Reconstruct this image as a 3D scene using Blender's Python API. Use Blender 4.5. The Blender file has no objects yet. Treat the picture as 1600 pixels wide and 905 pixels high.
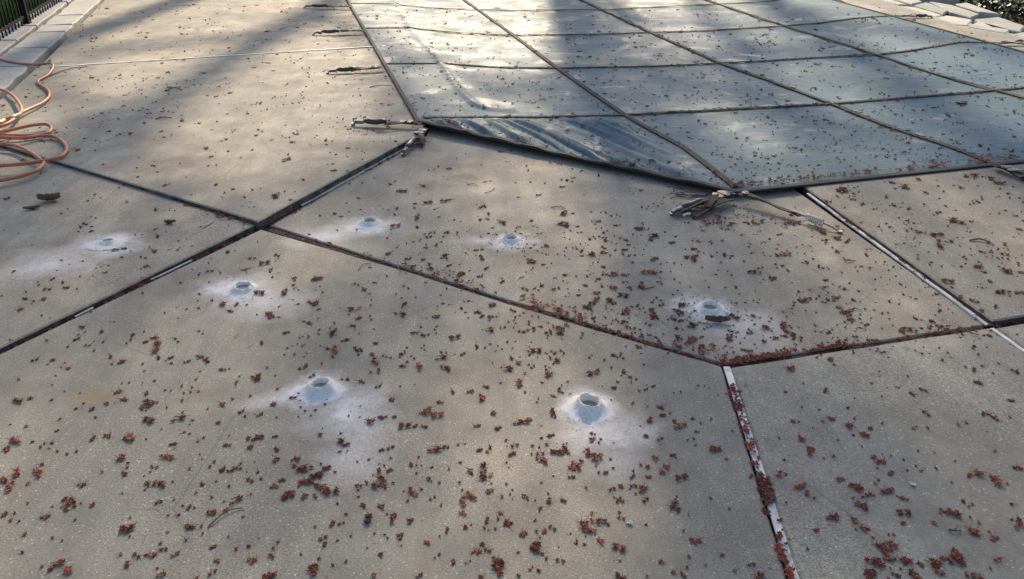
import bpy, bmesh, math, random
from mathutils import Vector, Matrix, noise
R = math.radians
random.seed(7)
S = bpy.context.scene
COL = S.collection

# ------------------------------------------------------------------ camera
H = 1.4
F = 1280.0
PITCH = math.atan(652.0 / F)
cam_d = bpy.data.cameras.new('camera')
cam = bpy.data.objects.new('camera', cam_d); COL.objects.link(cam)
cam.location = (0, 0, H)
cam.rotation_euler = (R(90) - PITCH, 0, 0)
cam_d.sensor_width = 36.0
cam_d.lens = 36.0 * F / 1600.0
cam_d.clip_start = 0.05
cam_d.clip_end = 2000
S.camera = cam

# ------------------------------------------------------------------ light
EL, AZ = R(30), R(2)
sun_dir = Vector((math.sin(AZ) * math.cos(EL), math.cos(AZ) * math.cos(EL), math.sin(EL)))
W = bpy.data.worlds.new('World'); S.world = W; W.use_nodes = True
nt = W.node_tree
sky = nt.nodes.new('ShaderNodeTexSky'); sky.sky_type = 'NISHITA'; sky.sun_disc = False
sky.sun_elevation = EL; sky.sun_rotation = AZ
sky.air_density = 1.0; sky.dust_density = 2.2; sky.ozone_density = 0.8
bg = nt.nodes['Background']; bg.inputs['Strength'].default_value = 0.125
nt.links.new(sky.outputs[0], bg.inputs['Color'])
sd = bpy.data.lights.new('sun', 'SUN'); sd.energy = 4.7; sd.angle = R(0.9); sd.color = (1.0, 0.81, 0.57)
sun = bpy.data.objects.new('sun', sd); COL.objects.link(sun)
sun.rotation_euler = (-sun_dir).to_track_quat('-Z', 'Y').to_euler()
S.view_settings.view_transform = 'Standard'
S.view_settings.look = 'None'
S.view_settings.gamma = 1.0
S.view_settings.exposure = 0.56

# ------------------------------------------------------------------ helpers
cp, sp = math.cos(PITCH), math.sin(PITCH)
def at(px, py, z=0.0):
    """ground point at height z seen at photo pixel (px, py) (1600x905)"""
    a = (px - 800.0) / F; b = -(py - 452.5) / F
    d = Vector((a, cp + b * sp, -sp + b * cp))
    t = (H - z) / -d.z
    return Vector((d.x * t, d.y * t, z))

def link(o, parent=None):
    COL.objects.link(o)
    if parent is not None: o.parent = parent
    return o
def mesh_obj(name, verts, faces, mat, parent=None, smooth=False):
    me = bpy.data.meshes.new(name)
    me.from_pydata([tuple(v) for v in verts], [], faces)
    me.validate(); me.update()
    if mat: me.materials.append(mat)
    if smooth: me.shade_smooth()
    return link(bpy.data.objects.new(name, me), parent)
def bm_obj(name, bm, mat, parent=None, smooth=False):
    me = bpy.data.meshes.new(name); bm.normal_update(); bm.to_mesh(me); bm.free()
    if mat: me.materials.append(mat)
    if smooth: me.shade_smooth()
    return link(bpy.data.objects.new(name, me), parent)
def tag(o, label=None, cat=None, group=None, kind=None):
    if label: o['label'] = label
    if cat: o['category'] = cat
    if group: o['group'] = group
    if kind: o['kind'] = kind
    return o
def empty(name, loc):
    o = bpy.data.objects.new(name, None); o.location = loc; o.empty_display_size = 0.1
    COL.objects.link(o); return o
def catmull(pts, n=8, closed=False):
    P = [Vector(p) for p in pts]; out = []
    m = len(P)
    for i in range(m if closed else m - 1):
        if closed: a, b, c, d = P[(i-1) % m], P[i], P[(i+1) % m], P[(i+2) % m]
        else: a, b, c, d = P[max(i-1, 0)], P[i], P[i+1], P[min(i+2, m-1)]
        for k in range(n):
            t = k / n
            out.append(0.5 * ((2*b) + (c-a)*t + (2*a-5*b+4*c-d)*t*t + (3*b-3*c+d-a)*t**3))
    if not closed: out.append(P[-1])
    return out
class MB:
    def __init__(s): s.v = []; s.f = []
    def add(s, vs, fs):
        o = len(s.v); s.v += [Vector(v) for v in vs]; s.f += [tuple(i + o for i in f) for f in fs]
    def tube(s, pts, r, sides=8, cap=True):
        n = len(pts); rs = r if isinstance(r, (list, tuple)) else [r] * n
        up = Vector((0, 0, 1)); vs = []; fs = []
        last = None
        for i, p in enumerate(pts):
            t = (pts[min(i+1, n-1)] - pts[max(i-1, 0)])
            t = t.normalized() if t.length > 1e-9 else Vector((0, 1, 0))
            if last is None:
                ref = up if abs(t.z) < 0.9 else Vector((1, 0, 0))
                a = t.cross(ref).normalized()
            else:
                a = (last - t * last.dot(t)).normalized()
            last = a; b = t.cross(a)
            for k in range(sides):
                w = 2 * math.pi * k / sides
                vs.append(p + a * (math.cos(w) * rs[i]) + b * (math.sin(w) * rs[i]))
        for i in range(n - 1):
            for k in range(sides):
                k2 = (k + 1) % sides
                fs.append((i*sides+k, i*sides+k2, (i+1)*sides+k2, (i+1)*sides+k))
        if cap:
            fs.append(tuple(range(sides))[::-1]); fs.append(tuple((n-1)*sides + k for k in range(sides)))
        s.add(vs, fs)
    def ribbon(s, pts, w, th=0.003, wob=0.0):
        """flat strap: box section following pts (lying flat)"""
        n = len(pts); vs = []; fs = []
        for i, p in enumerate(pts):
            t = pts[min(i+1, n-1)] - pts[max(i-1, 0)]
            a = Vector((t.y, -t.x, 0)).normalized()
            ww = w / 2
            tw = wob * noise.noise(p * 9.0)
            up = Vector((0, 0, 1))
            vs += [p - a*ww + up*(-tw), p + a*ww + up*tw, p + a*ww + up*(th+tw), p - a*ww + up*(th-tw)]
        for i in range(n-1):
            for k in range(4):
                k2 = (k+1) % 4
                fs.append((i*4+k, i*4+k2, (i+1)*4+k2, (i+1)*4+k))
        fs.append((3, 2, 1, 0)); e = (n-1)*4; fs.append((e, e+1, e+2, e+3))
        s.add(vs, fs)
    def box(s, c, ax, ay, az, hx, hy, hz):
        c = Vector(c); vs = []
        for i in (-1, 1):
            for j in (-1, 1):
                for k in (-1, 1):
                    vs.append(c + ax*hx*i + ay*hy*j + az*hz*k)
        s.add(vs, [(0,1,3,2),(4,6,7,5),(0,4,5,1),(2,3,7,6),(0,2,6,4),(1,5,7,3)])
    def build(s, name, mat, parent=None, smooth=False):
        return mesh_obj(name, s.v, s.f, mat, parent, smooth)

# ------------------------------------------------------------------ materials
class NT:
    def __init__(s, name):
        s.m = bpy.data.materials.new(name); s.m.use_nodes = True
        s.t = s.m.node_tree; s.b = s.t.nodes['Principled BSDF']; s.out = s.t.nodes['Material Output']
        s.pos = s.n('ShaderNodeNewGeometry').outputs['Position']
    def n(s, ty, **k):
        x = s.t.nodes.new(ty)
        for a, b in k.items(): setattr(x, a, b)
        return x
    def set(s, sock, v):
        if isinstance(v, bpy.types.NodeSocket): s.t.links.new(v, sock)
        else: sock.default_value = v
    def math(s, op, a, b=None, c=None, clamp=False):
        x = s.n('ShaderNodeMath', operation=op, use_clamp=clamp)
        s.set(x.inputs[0], a)
        if b is not None: s.set(x.inputs[1], b)
        if c is not None: s.set(x.inputs[2], c)
        return x.outputs[0]
    def vmath(s, op, a, b=None):
        x = s.n('ShaderNodeVectorMath', operation=op)
        s.set(x.inputs[0], a)
        if b is not None: s.set(x.inputs[1], b)
        return x.outputs['Value'] if op in ('LENGTH', 'DOT_PRODUCT', 'DISTANCE') else x.outputs[0]
    def noise(s, scale, detail=4, rough=0.5, vec=None, dist=0.0):
        x = s.n('ShaderNodeTexNoise'); x.inputs['Scale'].default_value = scale
        x.inputs['Detail'].default_value = detail; x.inputs['Roughness'].default_value = rough
        x.inputs['Distortion'].default_value = dist
        s.set(x.inputs['Vector'], vec if vec is not None else s.pos)
        return x.outputs[0]
    def voro(s, scale, feature='F1', out='Distance', vec=None):
        x = s.n('ShaderNodeTexVoronoi', feature=feature); x.inputs['Scale'].default_value = scale
        s.set(x.inputs['Vector'], vec if vec is not None else s.pos)
        return x.outputs[out]
    def ramp(s, fac, stops):
        x = s.n('ShaderNodeValToRGB'); s.set(x.inputs[0], fac)
        e = x.color_ramp.elements
        while len(e) > 1: e.remove(e[-1])
        for i, (p, c) in enumerate(stops):
            q = e[0] if i == 0 else e.new(p)
            q.position = p
            c = c if isinstance(c, (tuple, list)) else (c, c, c)
            q.color = (*c[:3], 1)
        return x.outputs[0]
    def mix(s, fac, a, b, mode='MIX'):
        x = s.n('ShaderNodeMix', data_type='RGBA', blend_type=mode)
        s.set(x.inputs[0], fac)
        s.set(x.inputs[6], a if isinstance(a, bpy.types.NodeSocket) else (*a, 1))
        s.set(x.inputs[7], b if isinstance(b, bpy.types.NodeSocket) else (*b, 1))
        return x.outputs[2]
    def bump(s, h, strength=0.5, dist=0.002, prev=None):
        x = s.n('ShaderNodeBump'); x.inputs['Strength'].default_value = strength
        x.inputs['Distance'].default_value = dist; s.set(x.inputs['Height'], h)
        if prev is not None: s.t.links.new(prev, x.inputs['Normal'])
        return x.outputs[0]
    def fin(s, col, rough=0.8, normal=None, spec=None, metal=None):
        s.set(s.b.inputs['Base Color'], col if isinstance(col, bpy.types.NodeSocket) else (*col, 1))
        s.set(s.b.inputs['Roughness'], rough)
        if normal is not None: s.t.links.new(normal, s.b.inputs['Normal'])
        if spec is not None: s.b.inputs['Specular IOR Level'].default_value = spec
        if metal is not None: s.b.inputs['Metallic'].default_value = metal
        return s.m

# mounds of drilling dust: pixel of the hole, scale, dust films [(dx,dy offset m, rx, ry, rot deg, strength)]
MOUNDS = [
 (500, 601, 1.00, -0.00, [(0,-.01,.10,.10,0,1),(0.10,-.13,.13,.17,25,.62),(-.12,-.05,.13,.05,20,.45),(.15,-.32,.10,.15,10,.35)],
  'white dust cone with open hole, nearest to the front left of the deck'),
 (921, 629, 1.05, -0.00, [(0,-.01,.11,.10,0,1.0),(0.02,-.11,.15,.12,0,.6),(.04,-.24,.11,.10,0,.3)],
  'white dust cone with round open crater, nearest of all to the bottom edge'),
 (1110,478, 1.00, -.012, [(0,0,.13,.11,0,.85),(.10,-.12,.16,.16,-20,.35)],
  'dust cone ringed with dark crumbs and a dead leaf, in front of the cover corner'),
 (799, 371, 0.85, -.012, [(0,-.02,.12,.10,0,.8),(-.12,0,.12,.06,0,.5)],
  'small white dust cone with grey crumbs, in the middle of the centre slab'),
 (577, 343, 1.00, -.012, [(0,-.03,.14,.12,0,.85),(-.17,-.16,.18,.12,35,.55)],
  'white dust cone close to the raised slab edge, dust spreading left'),
 (379, 446, 0.95, 0.0, [(-.02,0,.14,.13,0,.9),(.10,-.10,.18,.18,20,.4)],
  'white dust cone on the large front slab below the slab corner'),
 (167, 374, 0.80, .012, [(0,-.02,.16,.13,0,.85),(-.14,-.20,.18,.20,-30,.45)],
  'faint flattened dust cone on the left slab in front of the hose'),
]
mound_pts = [at(m[0], m[1], m[3] + 0.018 * m[2]) for m in MOUNDS]

def mat_concrete():
    m = NT('concrete')
    big = m.noise(0.9, 4, .55); mid = m.noise(5, 5, .6); fine = m.noise(175, 4, .85); vf = m.noise(420, 2, .6)
    col = m.ramp(big, [(0.3, (.255,.250,.215)), (0.5, (.338,.319,.262)), (0.7, (.465,.390,.285))])
    col = m.mix(m.ramp(mid, [(0.35, .0), (0.7, .55)]), col, (.26,.240,.210))
    # worn zones where the sandy aggregate shows
    ag = m.ramp(m.noise(2.2, 3, .5), [(0.38, 0.40), (0.58, 1)])
    grain = m.ramp(fine, [(0.30, .30), (0.5, 1.0), (0.70, 1.65)])
    gm = m.mix(ag, (1,1,1), grain)
    col = m.mix(1.0, col, gm, 'MULTIPLY')
    g2 = m.ramp(vf, [(0.3, .75), (0.5, 1.0), (0.7, 1.25)])
    col = m.mix(.9, col, g2, 'MULTIPLY')
    # pale and dark pebbles
    vc = m.voro(130, out='Color'); vd = m.voro(130)
    sep = m.n('ShaderNodeSeparateColor'); m.set(sep.inputs[0], vc)
    peb = m.math('MULTIPLY', m.math('GREATER_THAN', sep.outputs[0], .90), m.math('LESS_THAN', vd, .34))
    col = m.mix(m.math('MULTIPLY', peb, .8), col, (.62,.59,.53))
    pebd = m.math('MULTIPLY', m.math('GREATER_THAN', sep.outputs[1], .90), m.math('LESS_THAN', vd, .28))
    col = m.mix(m.math('MULTIPLY', pebd, .6), col, (.10,.095,.09))
    oi = m.n('ShaderNodeObjectInfo'); tv = m.math('ADD', .92, m.math('MULTIPLY', oi.outputs['Random'], .16))
    sv = m.n('ShaderNodeVectorMath', operation='SCALE'); m.set(sv.inputs[0], col); m.set(sv.inputs['Scale'], tv); col = sv.outputs[0]
    brm = m.ramp(m.noise(9, 5, .7, vec=m.vmath('MULTIPLY', m.pos, (1.0, .16, 1.0))), [(.35, .86), (.65, 1.10)])
    col = m.mix(1.0, col, brm, 'MULTIPLY')
    # leaf-juice stains (brown) and dark mildew
    st = m.ramp(m.noise(3.1, 5, .65, dist=.4), [(0.55, 0), (0.72, .50)])
    col = m.mix(st, col, (.22,.165,.12))
    mil = m.ramp(m.noise(1.7, 6, .7, vec=m.vmath('ADD', m.pos, (13.0, 4.0, 2.0))), [(0.44, 0), (0.70, .72)])
    col = m.mix(mil, col, (.155,.152,.140))
    crk = m.ramp(m.voro(1.1, 'DISTANCE_TO_EDGE', vec=m.vmath('ADD', m.pos, (7.3, 2.0, 0))), [(0.0, .55), (0.005, 0)])
    crk = m.math('MULTIPLY', crk, m.ramp(m.noise(1.5, 2), [(0.52, 0), (0.60, 1)]))
    col = m.mix(crk, col, (.15,.14,.13))
    def blob(c, rx, ry, rot, nz=.35):
        d = m.vmath('SUBTRACT', m.pos, tuple(c))
        mp = m.n('ShaderNodeMapping', vector_type='TEXTURE')
        m.set(mp.inputs['Vector'], d); mp.inputs['Rotation'].default_value = (0, 0, R(rot))
        mp.inputs['Scale'].default_value = (rx, ry, 1)
        mp2 = m.vmath('MULTIPLY', mp.outputs[0], (1, 1, 0))
        return m.vmath('LENGTH', mp2)
    # rusty stains
    for (px, py, rx, ry, s) in ((148,620,.10,.07,.55),(460,490,.11,.035,.35),(675,490,.04,.03,.3),(95,450,.2,.12,.15),
                                (1290,350,.15,.10,.20)):
        d = blob(at(px, py), rx, ry, 10)
        f = m.math('MULTIPLY', m.math('SUBTRACT', 1.15, m.math('ADD', d, m.math('MULTIPLY', mid, .5)), clamp=True), s)
        col = m.mix(f, col, (.30,.17,.07))
    # drilling dust lying on the slab
    nA = m.noise(30, 7, .78); nB = m.noise(7, 4, .6)
    nsum = m.math('ADD', m.math('MULTIPLY', m.math('SUBTRACT', nA, .5), .9), m.math('MULTIPLY', m.math('SUBTRACT', nB, .5), 1.6))
    tot = None
    for M_, p in zip(MOUNDS, mound_pts):
        for (dx, dy, rx, ry, rot, s) in M_[4]:
            d = blob((p.x + dx, p.y + dy, 0), rx*1.22, ry*1.22, rot)
            d = m.math('ADD', d, m.math('MULTIPLY', nsum, .80))
            f = m.math('MULTIPLY', m.math('POWER', m.math('SUBTRACT', 1.0, d, clamp=True), 1.1), s * 1.85)
            tot = f if tot is None else m.math('MAXIMUM', tot, f)
    spots = m.math('ADD', .30, m.math('MULTIPLY', m.ramp(m.noise(120, 6, .8), [(.38, 0), (.58, 1)]), .70))
    tot = m.math('MINIMUM', tot, 1.0); tot = m.math('MAXIMUM', m.math('MULTIPLY', tot, spots), m.math('MULTIPLY', m.math('SUBTRACT', tot, .5, clamp=True), 1.8), clamp=True)
    col = m.mix(tot, col, (.80,.79,.80))
    nb = m.bump(fine, .8, .0026); nb = m.bump(vf, .4, .001, nb); nb = m.bump(big, .15, .02, nb)
    rg = m.ramp(mid, [(0.3, .62), (0.7, .85)])
    return m.fin(col, rg, nb, spec=.35)

def mat_simple(name, c1, c2, scale=20, rough=.8, bump=.3, bd=.002, spec=.5, metal=0.0, det=4):
    m = NT(name); n = m.noise(scale, det, .6)
    col = m.ramp(n, [(0.35, c1), (0.65, c2)])
    return m.fin(col, rough, m.bump(n, bump, bd), spec=spec, metal=metal)
def mat_bud(name, stops, rough=.55):
    m = NT(name); g = m.n('ShaderNodeNewGeometry')
    rnd = g.outputs['Random Per Island']
    col = m.ramp(rnd, stops)
    oi = m.n('ShaderNodeObjectInfo')
    v = m.math('ADD', .7, m.math('MULTIPLY', oi.outputs['Random'], .6))
    nz = m.ramp(m.noise(3.0, 2), [(.3, .65), (.7, 1.35)])
    x = m.n('ShaderNodeVectorMath', operation='SCALE'); m.set(x.inputs[0], col); m.set(x.inputs['Scale'], v)
    c = m.mix(1.0, x.outputs[0], nz, 'MULTIPLY')
    mt = m.fin(c, rough, spec=.5)
    return mt

M_CON = mat_concrete()
M_EDGE = mat_simple('shaded_dirty_slab_edge', (.030,.026,.022), (.12,.108,.09), 18, .9, .6, .004)  # side faces coloured darker to put in the lips' shade, plus grime
BUD_STOPS = [(0, (.09,.020,.013)), (.3, (.23,.042,.025)), (.6, (.36,.072,.038)), (.85, (.46,.13,.055)), (.93, (.09,.035,.02)), (1, (.40,.19,.08))]
M_BUD = mat_bud('blossom', BUD_STOPS)
M_BUDD = mat_bud('old_blossom', [(0, (.07,.018,.013)), (.4, (.18,.036,.024)), (.8, (.30,.065,.036)), (1, (.30,.09,.045))])
M_TWIG = mat_simple('twig_bark', (.10,.07,.045), (.20,.15,.10), 90)
M_LEAF = mat_simple('dead_leaf', (.07,.045,.03), (.17,.11,.07), 60, .7)
M_SOIL = mat_simple('joint_dirt', (.028,.017,.011), (.11,.06,.04), 70, .95, .8, .006)
M_DUST = None
def mat_dust():
    m = NT('drilling_dust'); n = m.noise(120, 4, .7); n2 = m.noise(500, 2, .6)
    col = m.ramp(n, [(.3, (.68,.66,.63)), (.65, (.84,.82,.78))])
    return m.fin(col, .95, m.bump(n2, .5, .001, m.bump(n, .6, .003)), spec=.1)
M_DUST = mat_dust()
M_CRUMB = mat_simple('grey_crumb', (.16,.15,.15), (.42,.41,.42), 200)
M_HOLE = mat_simple('hole_plug', (.25,.235,.21), (.40,.38,.34), 160, .9, .6, .002)
def mat_strip():
    m = NT('white_joint_sealant'); n = m.noise(14, 5, .65)
    col = m.ramp(n, [(.30, (.10,.09,.08)), (.40, (.55,.54,.52)), (.6, (.78,.77,.76))])
    return m.fin(col, .5, m.bump(n, .4, .003), spec=.5)
M_STRIP = mat_strip()
def mat_cover():
    m = NT('cover_vinyl')
    big = m.noise(.8, 4, .6); mid = m.noise(3.5, 5, .62, dist=.6); wv = m.noise(18, 4, .6)
    col = m.ramp(big, [(.32, (.020,.090,.175)), (.5, (.038,.118,.180)), (.68, (.085,.155,.170))])
    # pollen and dried puddle marks
    film = m.ramp(mid, [(.50, 0), (.64, .45), (.78, .7)])
    col = m.mix(film, col, (.125,.205,.21))
    sc = m.vmath('MULTIPLY', m.pos, (1.0, 5.0, 1.0))
    wipe = m.ramp(m.noise(6, 5, .7, vec=sc), [(.50, 0), (.72, .45)])
    col = m.mix(wipe, col, (.22,.29,.29))
    sp = m.ramp(m.noise(230, 2, .6), [(.35, .8), (.6, 1.12)])
    col = m.mix(1, col, sp, 'MULTIPLY')
    rg = m.ramp(mid, [(.33, .36), (.42, .58), (.66, .72)])
    nb = m.bump(m.noise(300, 2), .25, .0006)
    nb = m.bump(wv, .12, .004, nb)
    nb = m.bump(mid, .10, .03, nb)
    return m.fin(col, rg, nb, spec=.18)
M_COVER = mat_cover()
M_WEB = mat_simple('webbing', (.014,.013,.013), (.050,.044,.038), 120, .75, .5, .002)
M_STRAP = mat_simple('cover_strap', (.035,.030,.026), (.085,.070,.055), 60, .9, .4, .002)
M_HEM = mat_simple('hem', (.008,.008,.009), (.024,.023,.022), 50, .8, .4, .003)
M_SLEEVE = mat_simple('vinyl_sleeve', (.028,.026,.030), (.075,.068,.072), 60, .35, .3, .002)
M_STEEL = mat_simple('stainless_steel', (.24,.23,.22), (.42,.41,.39), 60, .42, .1, .001, metal=1.0)
M_COIL = mat_simple('bright_spring', (.45,.47,.44), (.62,.63,.60), 60, .4, .1, .001, metal=.6)
M_SPRING = mat_simple('spring_steel', (.20,.20,.19), (.36,.35,.33), 60, .42, .1, .001, metal=1.0)
def mat_hose():
    m = NT('copper_rubber'); n = m.noise(25, 4, .6)
    col = m.ramp(n, [(.3, (.40,.12,.06)), (.7, (.56,.21,.12))])
    return m.fin(col, .48, m.bump(m.noise(300, 2), .15, .001), spec=.4)
M_HOSE = mat_hose()
M_IRON = mat_simple('black_iron', (.005,.006,.006), (.012,.013,.012), 40, .8, .2, spec=.15)
def mat_stone(name, a, b, c):
    m = NT(name); n = m.noise(2.5, 5, .6); f = m.noise(60, 4, .7)
    oi = m.n('ShaderNodeObjectInfo')
    col = m.ramp(m.math('ADD', m.math('MULTIPLY', n, .6), m.math('MULTIPLY', oi.outputs['Random'], .4)), [(.3, a), (.5, b), (.7, c)])
    col = m.mix(1, col, m.ramp(f, [(.3, .75), (.65, 1.15)]), 'MULTIPLY')
    return m.fin(col, .8, m.bump(n, .5, .01, m.bump(f, .4, .003)), spec=.3)
M_FLAG = mat_stone('flagstone', (.30,.32,.31), (.40,.41,.385), (.52,.51,.45))
M_FLAGD = mat_stone('flagstone_grey', (.20,.21,.23), (.27,.28,.30), (.34,.34,.34))
def mat_ground():
    m = NT('lawn_soil'); n = m.noise(2.0, 6, .7); f = m.noise(45, 4, .7)
    col = m.ramp(n, [(.35, (.045,.060,.018)), (.5, (.06,.085,.022)), (.65, (.09,.075,.045))])
    col = m.mix(1, col, m.ramp(f, [(.3, .55), (.7, 1.4)]), 'MULTIPLY')
    return m.fin(col, .95, m.bump(f, .9, .03), spec=.1)
M_GROUND = mat_ground()
M_GRASS = mat_bud('grass_blade', [(0, (.045,.11,.015)), (.5, (.08,.19,.03)), (.85, (.13,.24,.05)), (1, (.26,.24,.12))], .7)
M_IVY = mat_bud('ivy_leaf', [(0, (.012,.03,.010)), (.5, (.022,.055,.014)), (.9, (.04,.08,.02)), (1, (.12,.07,.04))], .45)
M_LITTER = mat_bud('leaf_litter', [(0, (.07,.04,.025)), (.5, (.15,.10,.06)), (1, (.26,.19,.12))], .7)
M_BARK = mat_simple('bark', (.07,.06,.05), (.17,.15,.13), 14, .9, .8, .02)
M_CROWN = mat_bud('spring_buds', [(0, (.16,.04,.03)), (.5, (.22,.06,.04)), (1, (.10,.10,.03))], .7)

# ------------------------------------------------------------------ ground
g = mesh_obj('ground', [(-600,-600,-.13),(600,-600,-.13),(600,600,-.13),(-600,600,-.13)], [(0,1,2,3)], M_GROUND)
tag(g, kind='structure')

# ------------------------------------------------------------------ slabs
def pip(x, y, poly):
    c = False; n = len(poly); j = n - 1
    for i in range(n):
        xi, yi = poly[i][0], poly[i][1]; xj, yj = poly[j][0], poly[j][1]
        if (yi > y) != (yj > y) and x < (xj-xi)*(y-yi)/(yj-yi)+xi: c = not c
        j = i
    return c
SLABS = []
def skirt(bm, drop, zlow):
    be = [e for e in bm.edges if len(e.link_faces) == 1]
    ov = set(v for e in be for v in e.verts)
    for v in ov: v.co.z -= drop
    lowv = {v: bm.verts.new((v.co.x, v.co.y, zlow)) for v in ov}
    for e in be:
        a, b = e.verts
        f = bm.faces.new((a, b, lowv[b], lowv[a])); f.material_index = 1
    bm.normal_update(); bmesh.ops.recalc_face_normals(bm, faces=bm.faces[:])
def make_slab(name, pix, z, jit=.0022, thick=.10, mat=None, bev=.006, step=.05):
    P = [at(a, b, z) for a, b in pix]
    area = sum(P[i].x*P[(i+1) % len(P)].y - P[(i+1) % len(P)].x*P[i].y for i in range(len(P)))
    if area < 0: P.reverse()
    Q = []
    for i in range(len(P)):
        a, b = P[i], P[(i+1) % len(P)]
        L = (b-a).length; near = min(a.length, b.length) < 12
        n = max(1, min(160, int(L/step))) if near else max(1, min(12, int(L/.6)))
        nrm = Vector(((b-a).y, -(b-a).x, 0)).normalized()
        for k in range(n):
            t = k/n; p = a.lerp(b, t)
            if k and jit: p = p + nrm*(noise.noise(Vector((p.x*5, p.y*5, z*90)))*jit*1.2 + random.uniform(-1, 1)*jit*.45)
            Q.append(p)
    bm = bmesh.new()
    top = [bm.verts.new(p) for p in Q]
    f = bm.faces.new(top)
    bm.normal_update(); bmesh.ops.inset_region(bm, faces=[f], thickness=bev, use_even_offset=True, use_boundary=True)
    skirt(bm, bev*.8, z - thick)
    bmesh.ops.triangulate(bm, faces=[q for q in bm.faces if len(q.verts) > 4])
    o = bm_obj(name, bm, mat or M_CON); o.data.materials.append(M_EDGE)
    tag(o, kind='structure')
    SLABS.append((P, z))
    return o
ZM, ZC, ZW, ZL, ZR, ZRR = 0.0, -.012, .010, .028, .002, .010
make_slab('concrete_slab', [(408,358),(640,425),(800,476),(1127,572),(1408,1472),(-1500,1472),(-620,847)], ZM)
make_slab('concrete_slab', [(421,352),(666,212),(672,190),(1150,285),(1236,278),(1240,294),(1541,508),(1131,569),(800,471)], ZC)
make_slab('concrete_slab', [(403,346),(650,212),(668,190),(604,72.8),(57,106.4),(22,137),(-62,207)], ZL)
make_slab('concrete_slab', [(398,351),(-64,207),(-170,305),(-900,1010),(-620,843)], ZW)
make_slab('concrete_slab', [(602,71.2),(60,105.1),(164,0),(238,-90),(530,-90),(556,0),(566,12)], ZL-.004)
make_slab('concrete_slab', [(1142,573.6),(1547,511.4),(2200,980),(2800,1472),(1436,1472)], ZR)
make_slab('concrete_slab', [(1256,291),(1256,278),(1560,245),(1950,200),(1950,437),(1551,501)], ZRR)
make_slab('concrete_slab', [(1556,512),(1950,447),(2700,800),(2210,977)], ZRR-.006)
make_slab('pool_deck', [(1180,-60),(1355,18),(1405,32),(1600,87),(1950,185),(1950,135),(1600,57),(1400,8),(1250,-60)], .01)
def slab_z(x, y):
    for P, z in SLABS:
        if pip(x, y, P): return z
    return -.02

# joint dirt under everything (visible in the gaps)
def strip_obj(name, pix, z, w, mat, th=.006, kind='structure', n=6):
    pts = []
    P = [at(a, b, z) for a, b in pix]
    for i in range(len(P)-1):
        m_ = max(2, int((P[i+1]-P[i]).length/.04)) if (P[i+1]-P[i]).length < 8 else 40
        for k in range(m_): pts.append(P[i].lerp(P[i+1], k/m_))
    pts.append(P[-1])
    pts = [p + Vector((noise.noise(p*13)*.0012, noise.noise(p*11+Vector((3,3,3)))*.0012, noise.noise(p*7)*.002)) for p in pts]
    mb = MB(); mb.ribbon(pts, w, th)
    o = mb.build(name, mat); tag(o, kind=kind); return o
JOINTS = {
 'J1': [(-62,207),(100,257),(400,350)], 'J2': [(411,350),(658,213)], 'J3': [(404,355),(0,548),(-620,846)],
 'J4': [(413,357),(640,424),(800,475),(1130,571)], 'J5': [(1134,572),(1543,510),(1700,486),(1950,442)],
 'J6': [(1134,573),(1240,905),(1422,1472)], 'J7': [(1247,290),(1546,507),(1620,560),(2205,978)], 'J9': [(60,105.9),(603,72)]}
for k, w, z in (('J1',.07,-.05),('J2',.07,-.040),('J3',.07,-.030),('J4',.04,-.024),('J5',.05,-.022),('J6',.05,-.026),('J7',.06,-.036),('J9',.04,-.01)):
    strip_obj('joint_soil', JOINTS[k], z, w, M_SOIL, .004)
strip_obj('joint_sealant', [(1135,575),(1165,668)], -.006, .021, M_STRIP)
strip_obj('joint_sealant', [(1165,668),(1241,905),(1424,1472)], -.009, .021, M_STRIP)
strip_obj('joint_sealant', [(1262,304),(1543,509.5)], -.0105, .014, M_STRIP)
strip_obj('joint_sealant', [(1549,515),(1640,579),(2205,983)], .000, .014, M_STRIP)
strip_obj('joint_sealant', [(470,322),(652,221)], -.0105, .018, M_STRIP)
strip_obj('joint_sealant', [(300,408),(236,438)], -.005, .004, M_STRIP)
strip_obj('joint_sealant', [(146,482),(118,496)], -.005, .004, M_STRIP)
strip_obj('joint_sealant', [(62,106.3),(602,72.3)], .0275, .022, M_STRIP)

# ------------------------------------------------------------------ pool cover
def line_dist(p, a, b):
    d = (b-a); n = Vector((-d.y, d.x)).normalized()
    return (Vector((p.x, p.y)) - a).dot(n)
def v2(v): return Vector((v.x, v.y))
ZE = 0.014
CL = [at(655,195,.05), at(600,106,.05), at(545,0,.05)]     # left edge
corner = at(1150,302,ZE); lowR = at(1600,254,ZE); cl0 = at(657,197,ZE)
farR0 = at(1365,16,.02); farR1 = at(1600,80,.02)
leftdir = (v2(at(545,0,.05)) - v2(cl0)).normalized()
pl = v2(cl0)
EDGES = [  # (a, b): inside is on the left of a->b
  (v2(cl0), v2(corner)), (v2(corner), v2(lowR)), (v2(farR1), v2(farR0)), (pl + leftdir*30, pl)]
def edge_dists(p): return [line_dist(p, a, b) for a, b in EDGES]
ridge_px = [(600,-25),(618,8),(640,45),(664,72),(690,104),(712,135),(735,160),(748,169),(765,173),(800,173)]
ridge = catmull([at(a, b, 0) for a, b in ridge_px], 6)
A1 = [at(662,194),at(760,188),at(980,176),at(1300,159),at(1600,134),at(1800,116)]
A2 = [at(598,108),at(690,102),at(870,104),at(1030,101),at(1200,92),at(1370,82),at(1500,69),at(1562,70)]
A3 = [at(567,51),at(640,46),at(800,53),at(940,51),at(1100,46),at(1200,40),at(1330,30),at(1405,27)]
A4 = [at(548,11),at(610,8),at(700,12),at(800,14.5),at(960,12.5),at(1100,5.5),at(1200,1),at(1290,-6)]
A0 = [at(1150,301),at(1400,276),at(1600,254)]
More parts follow.
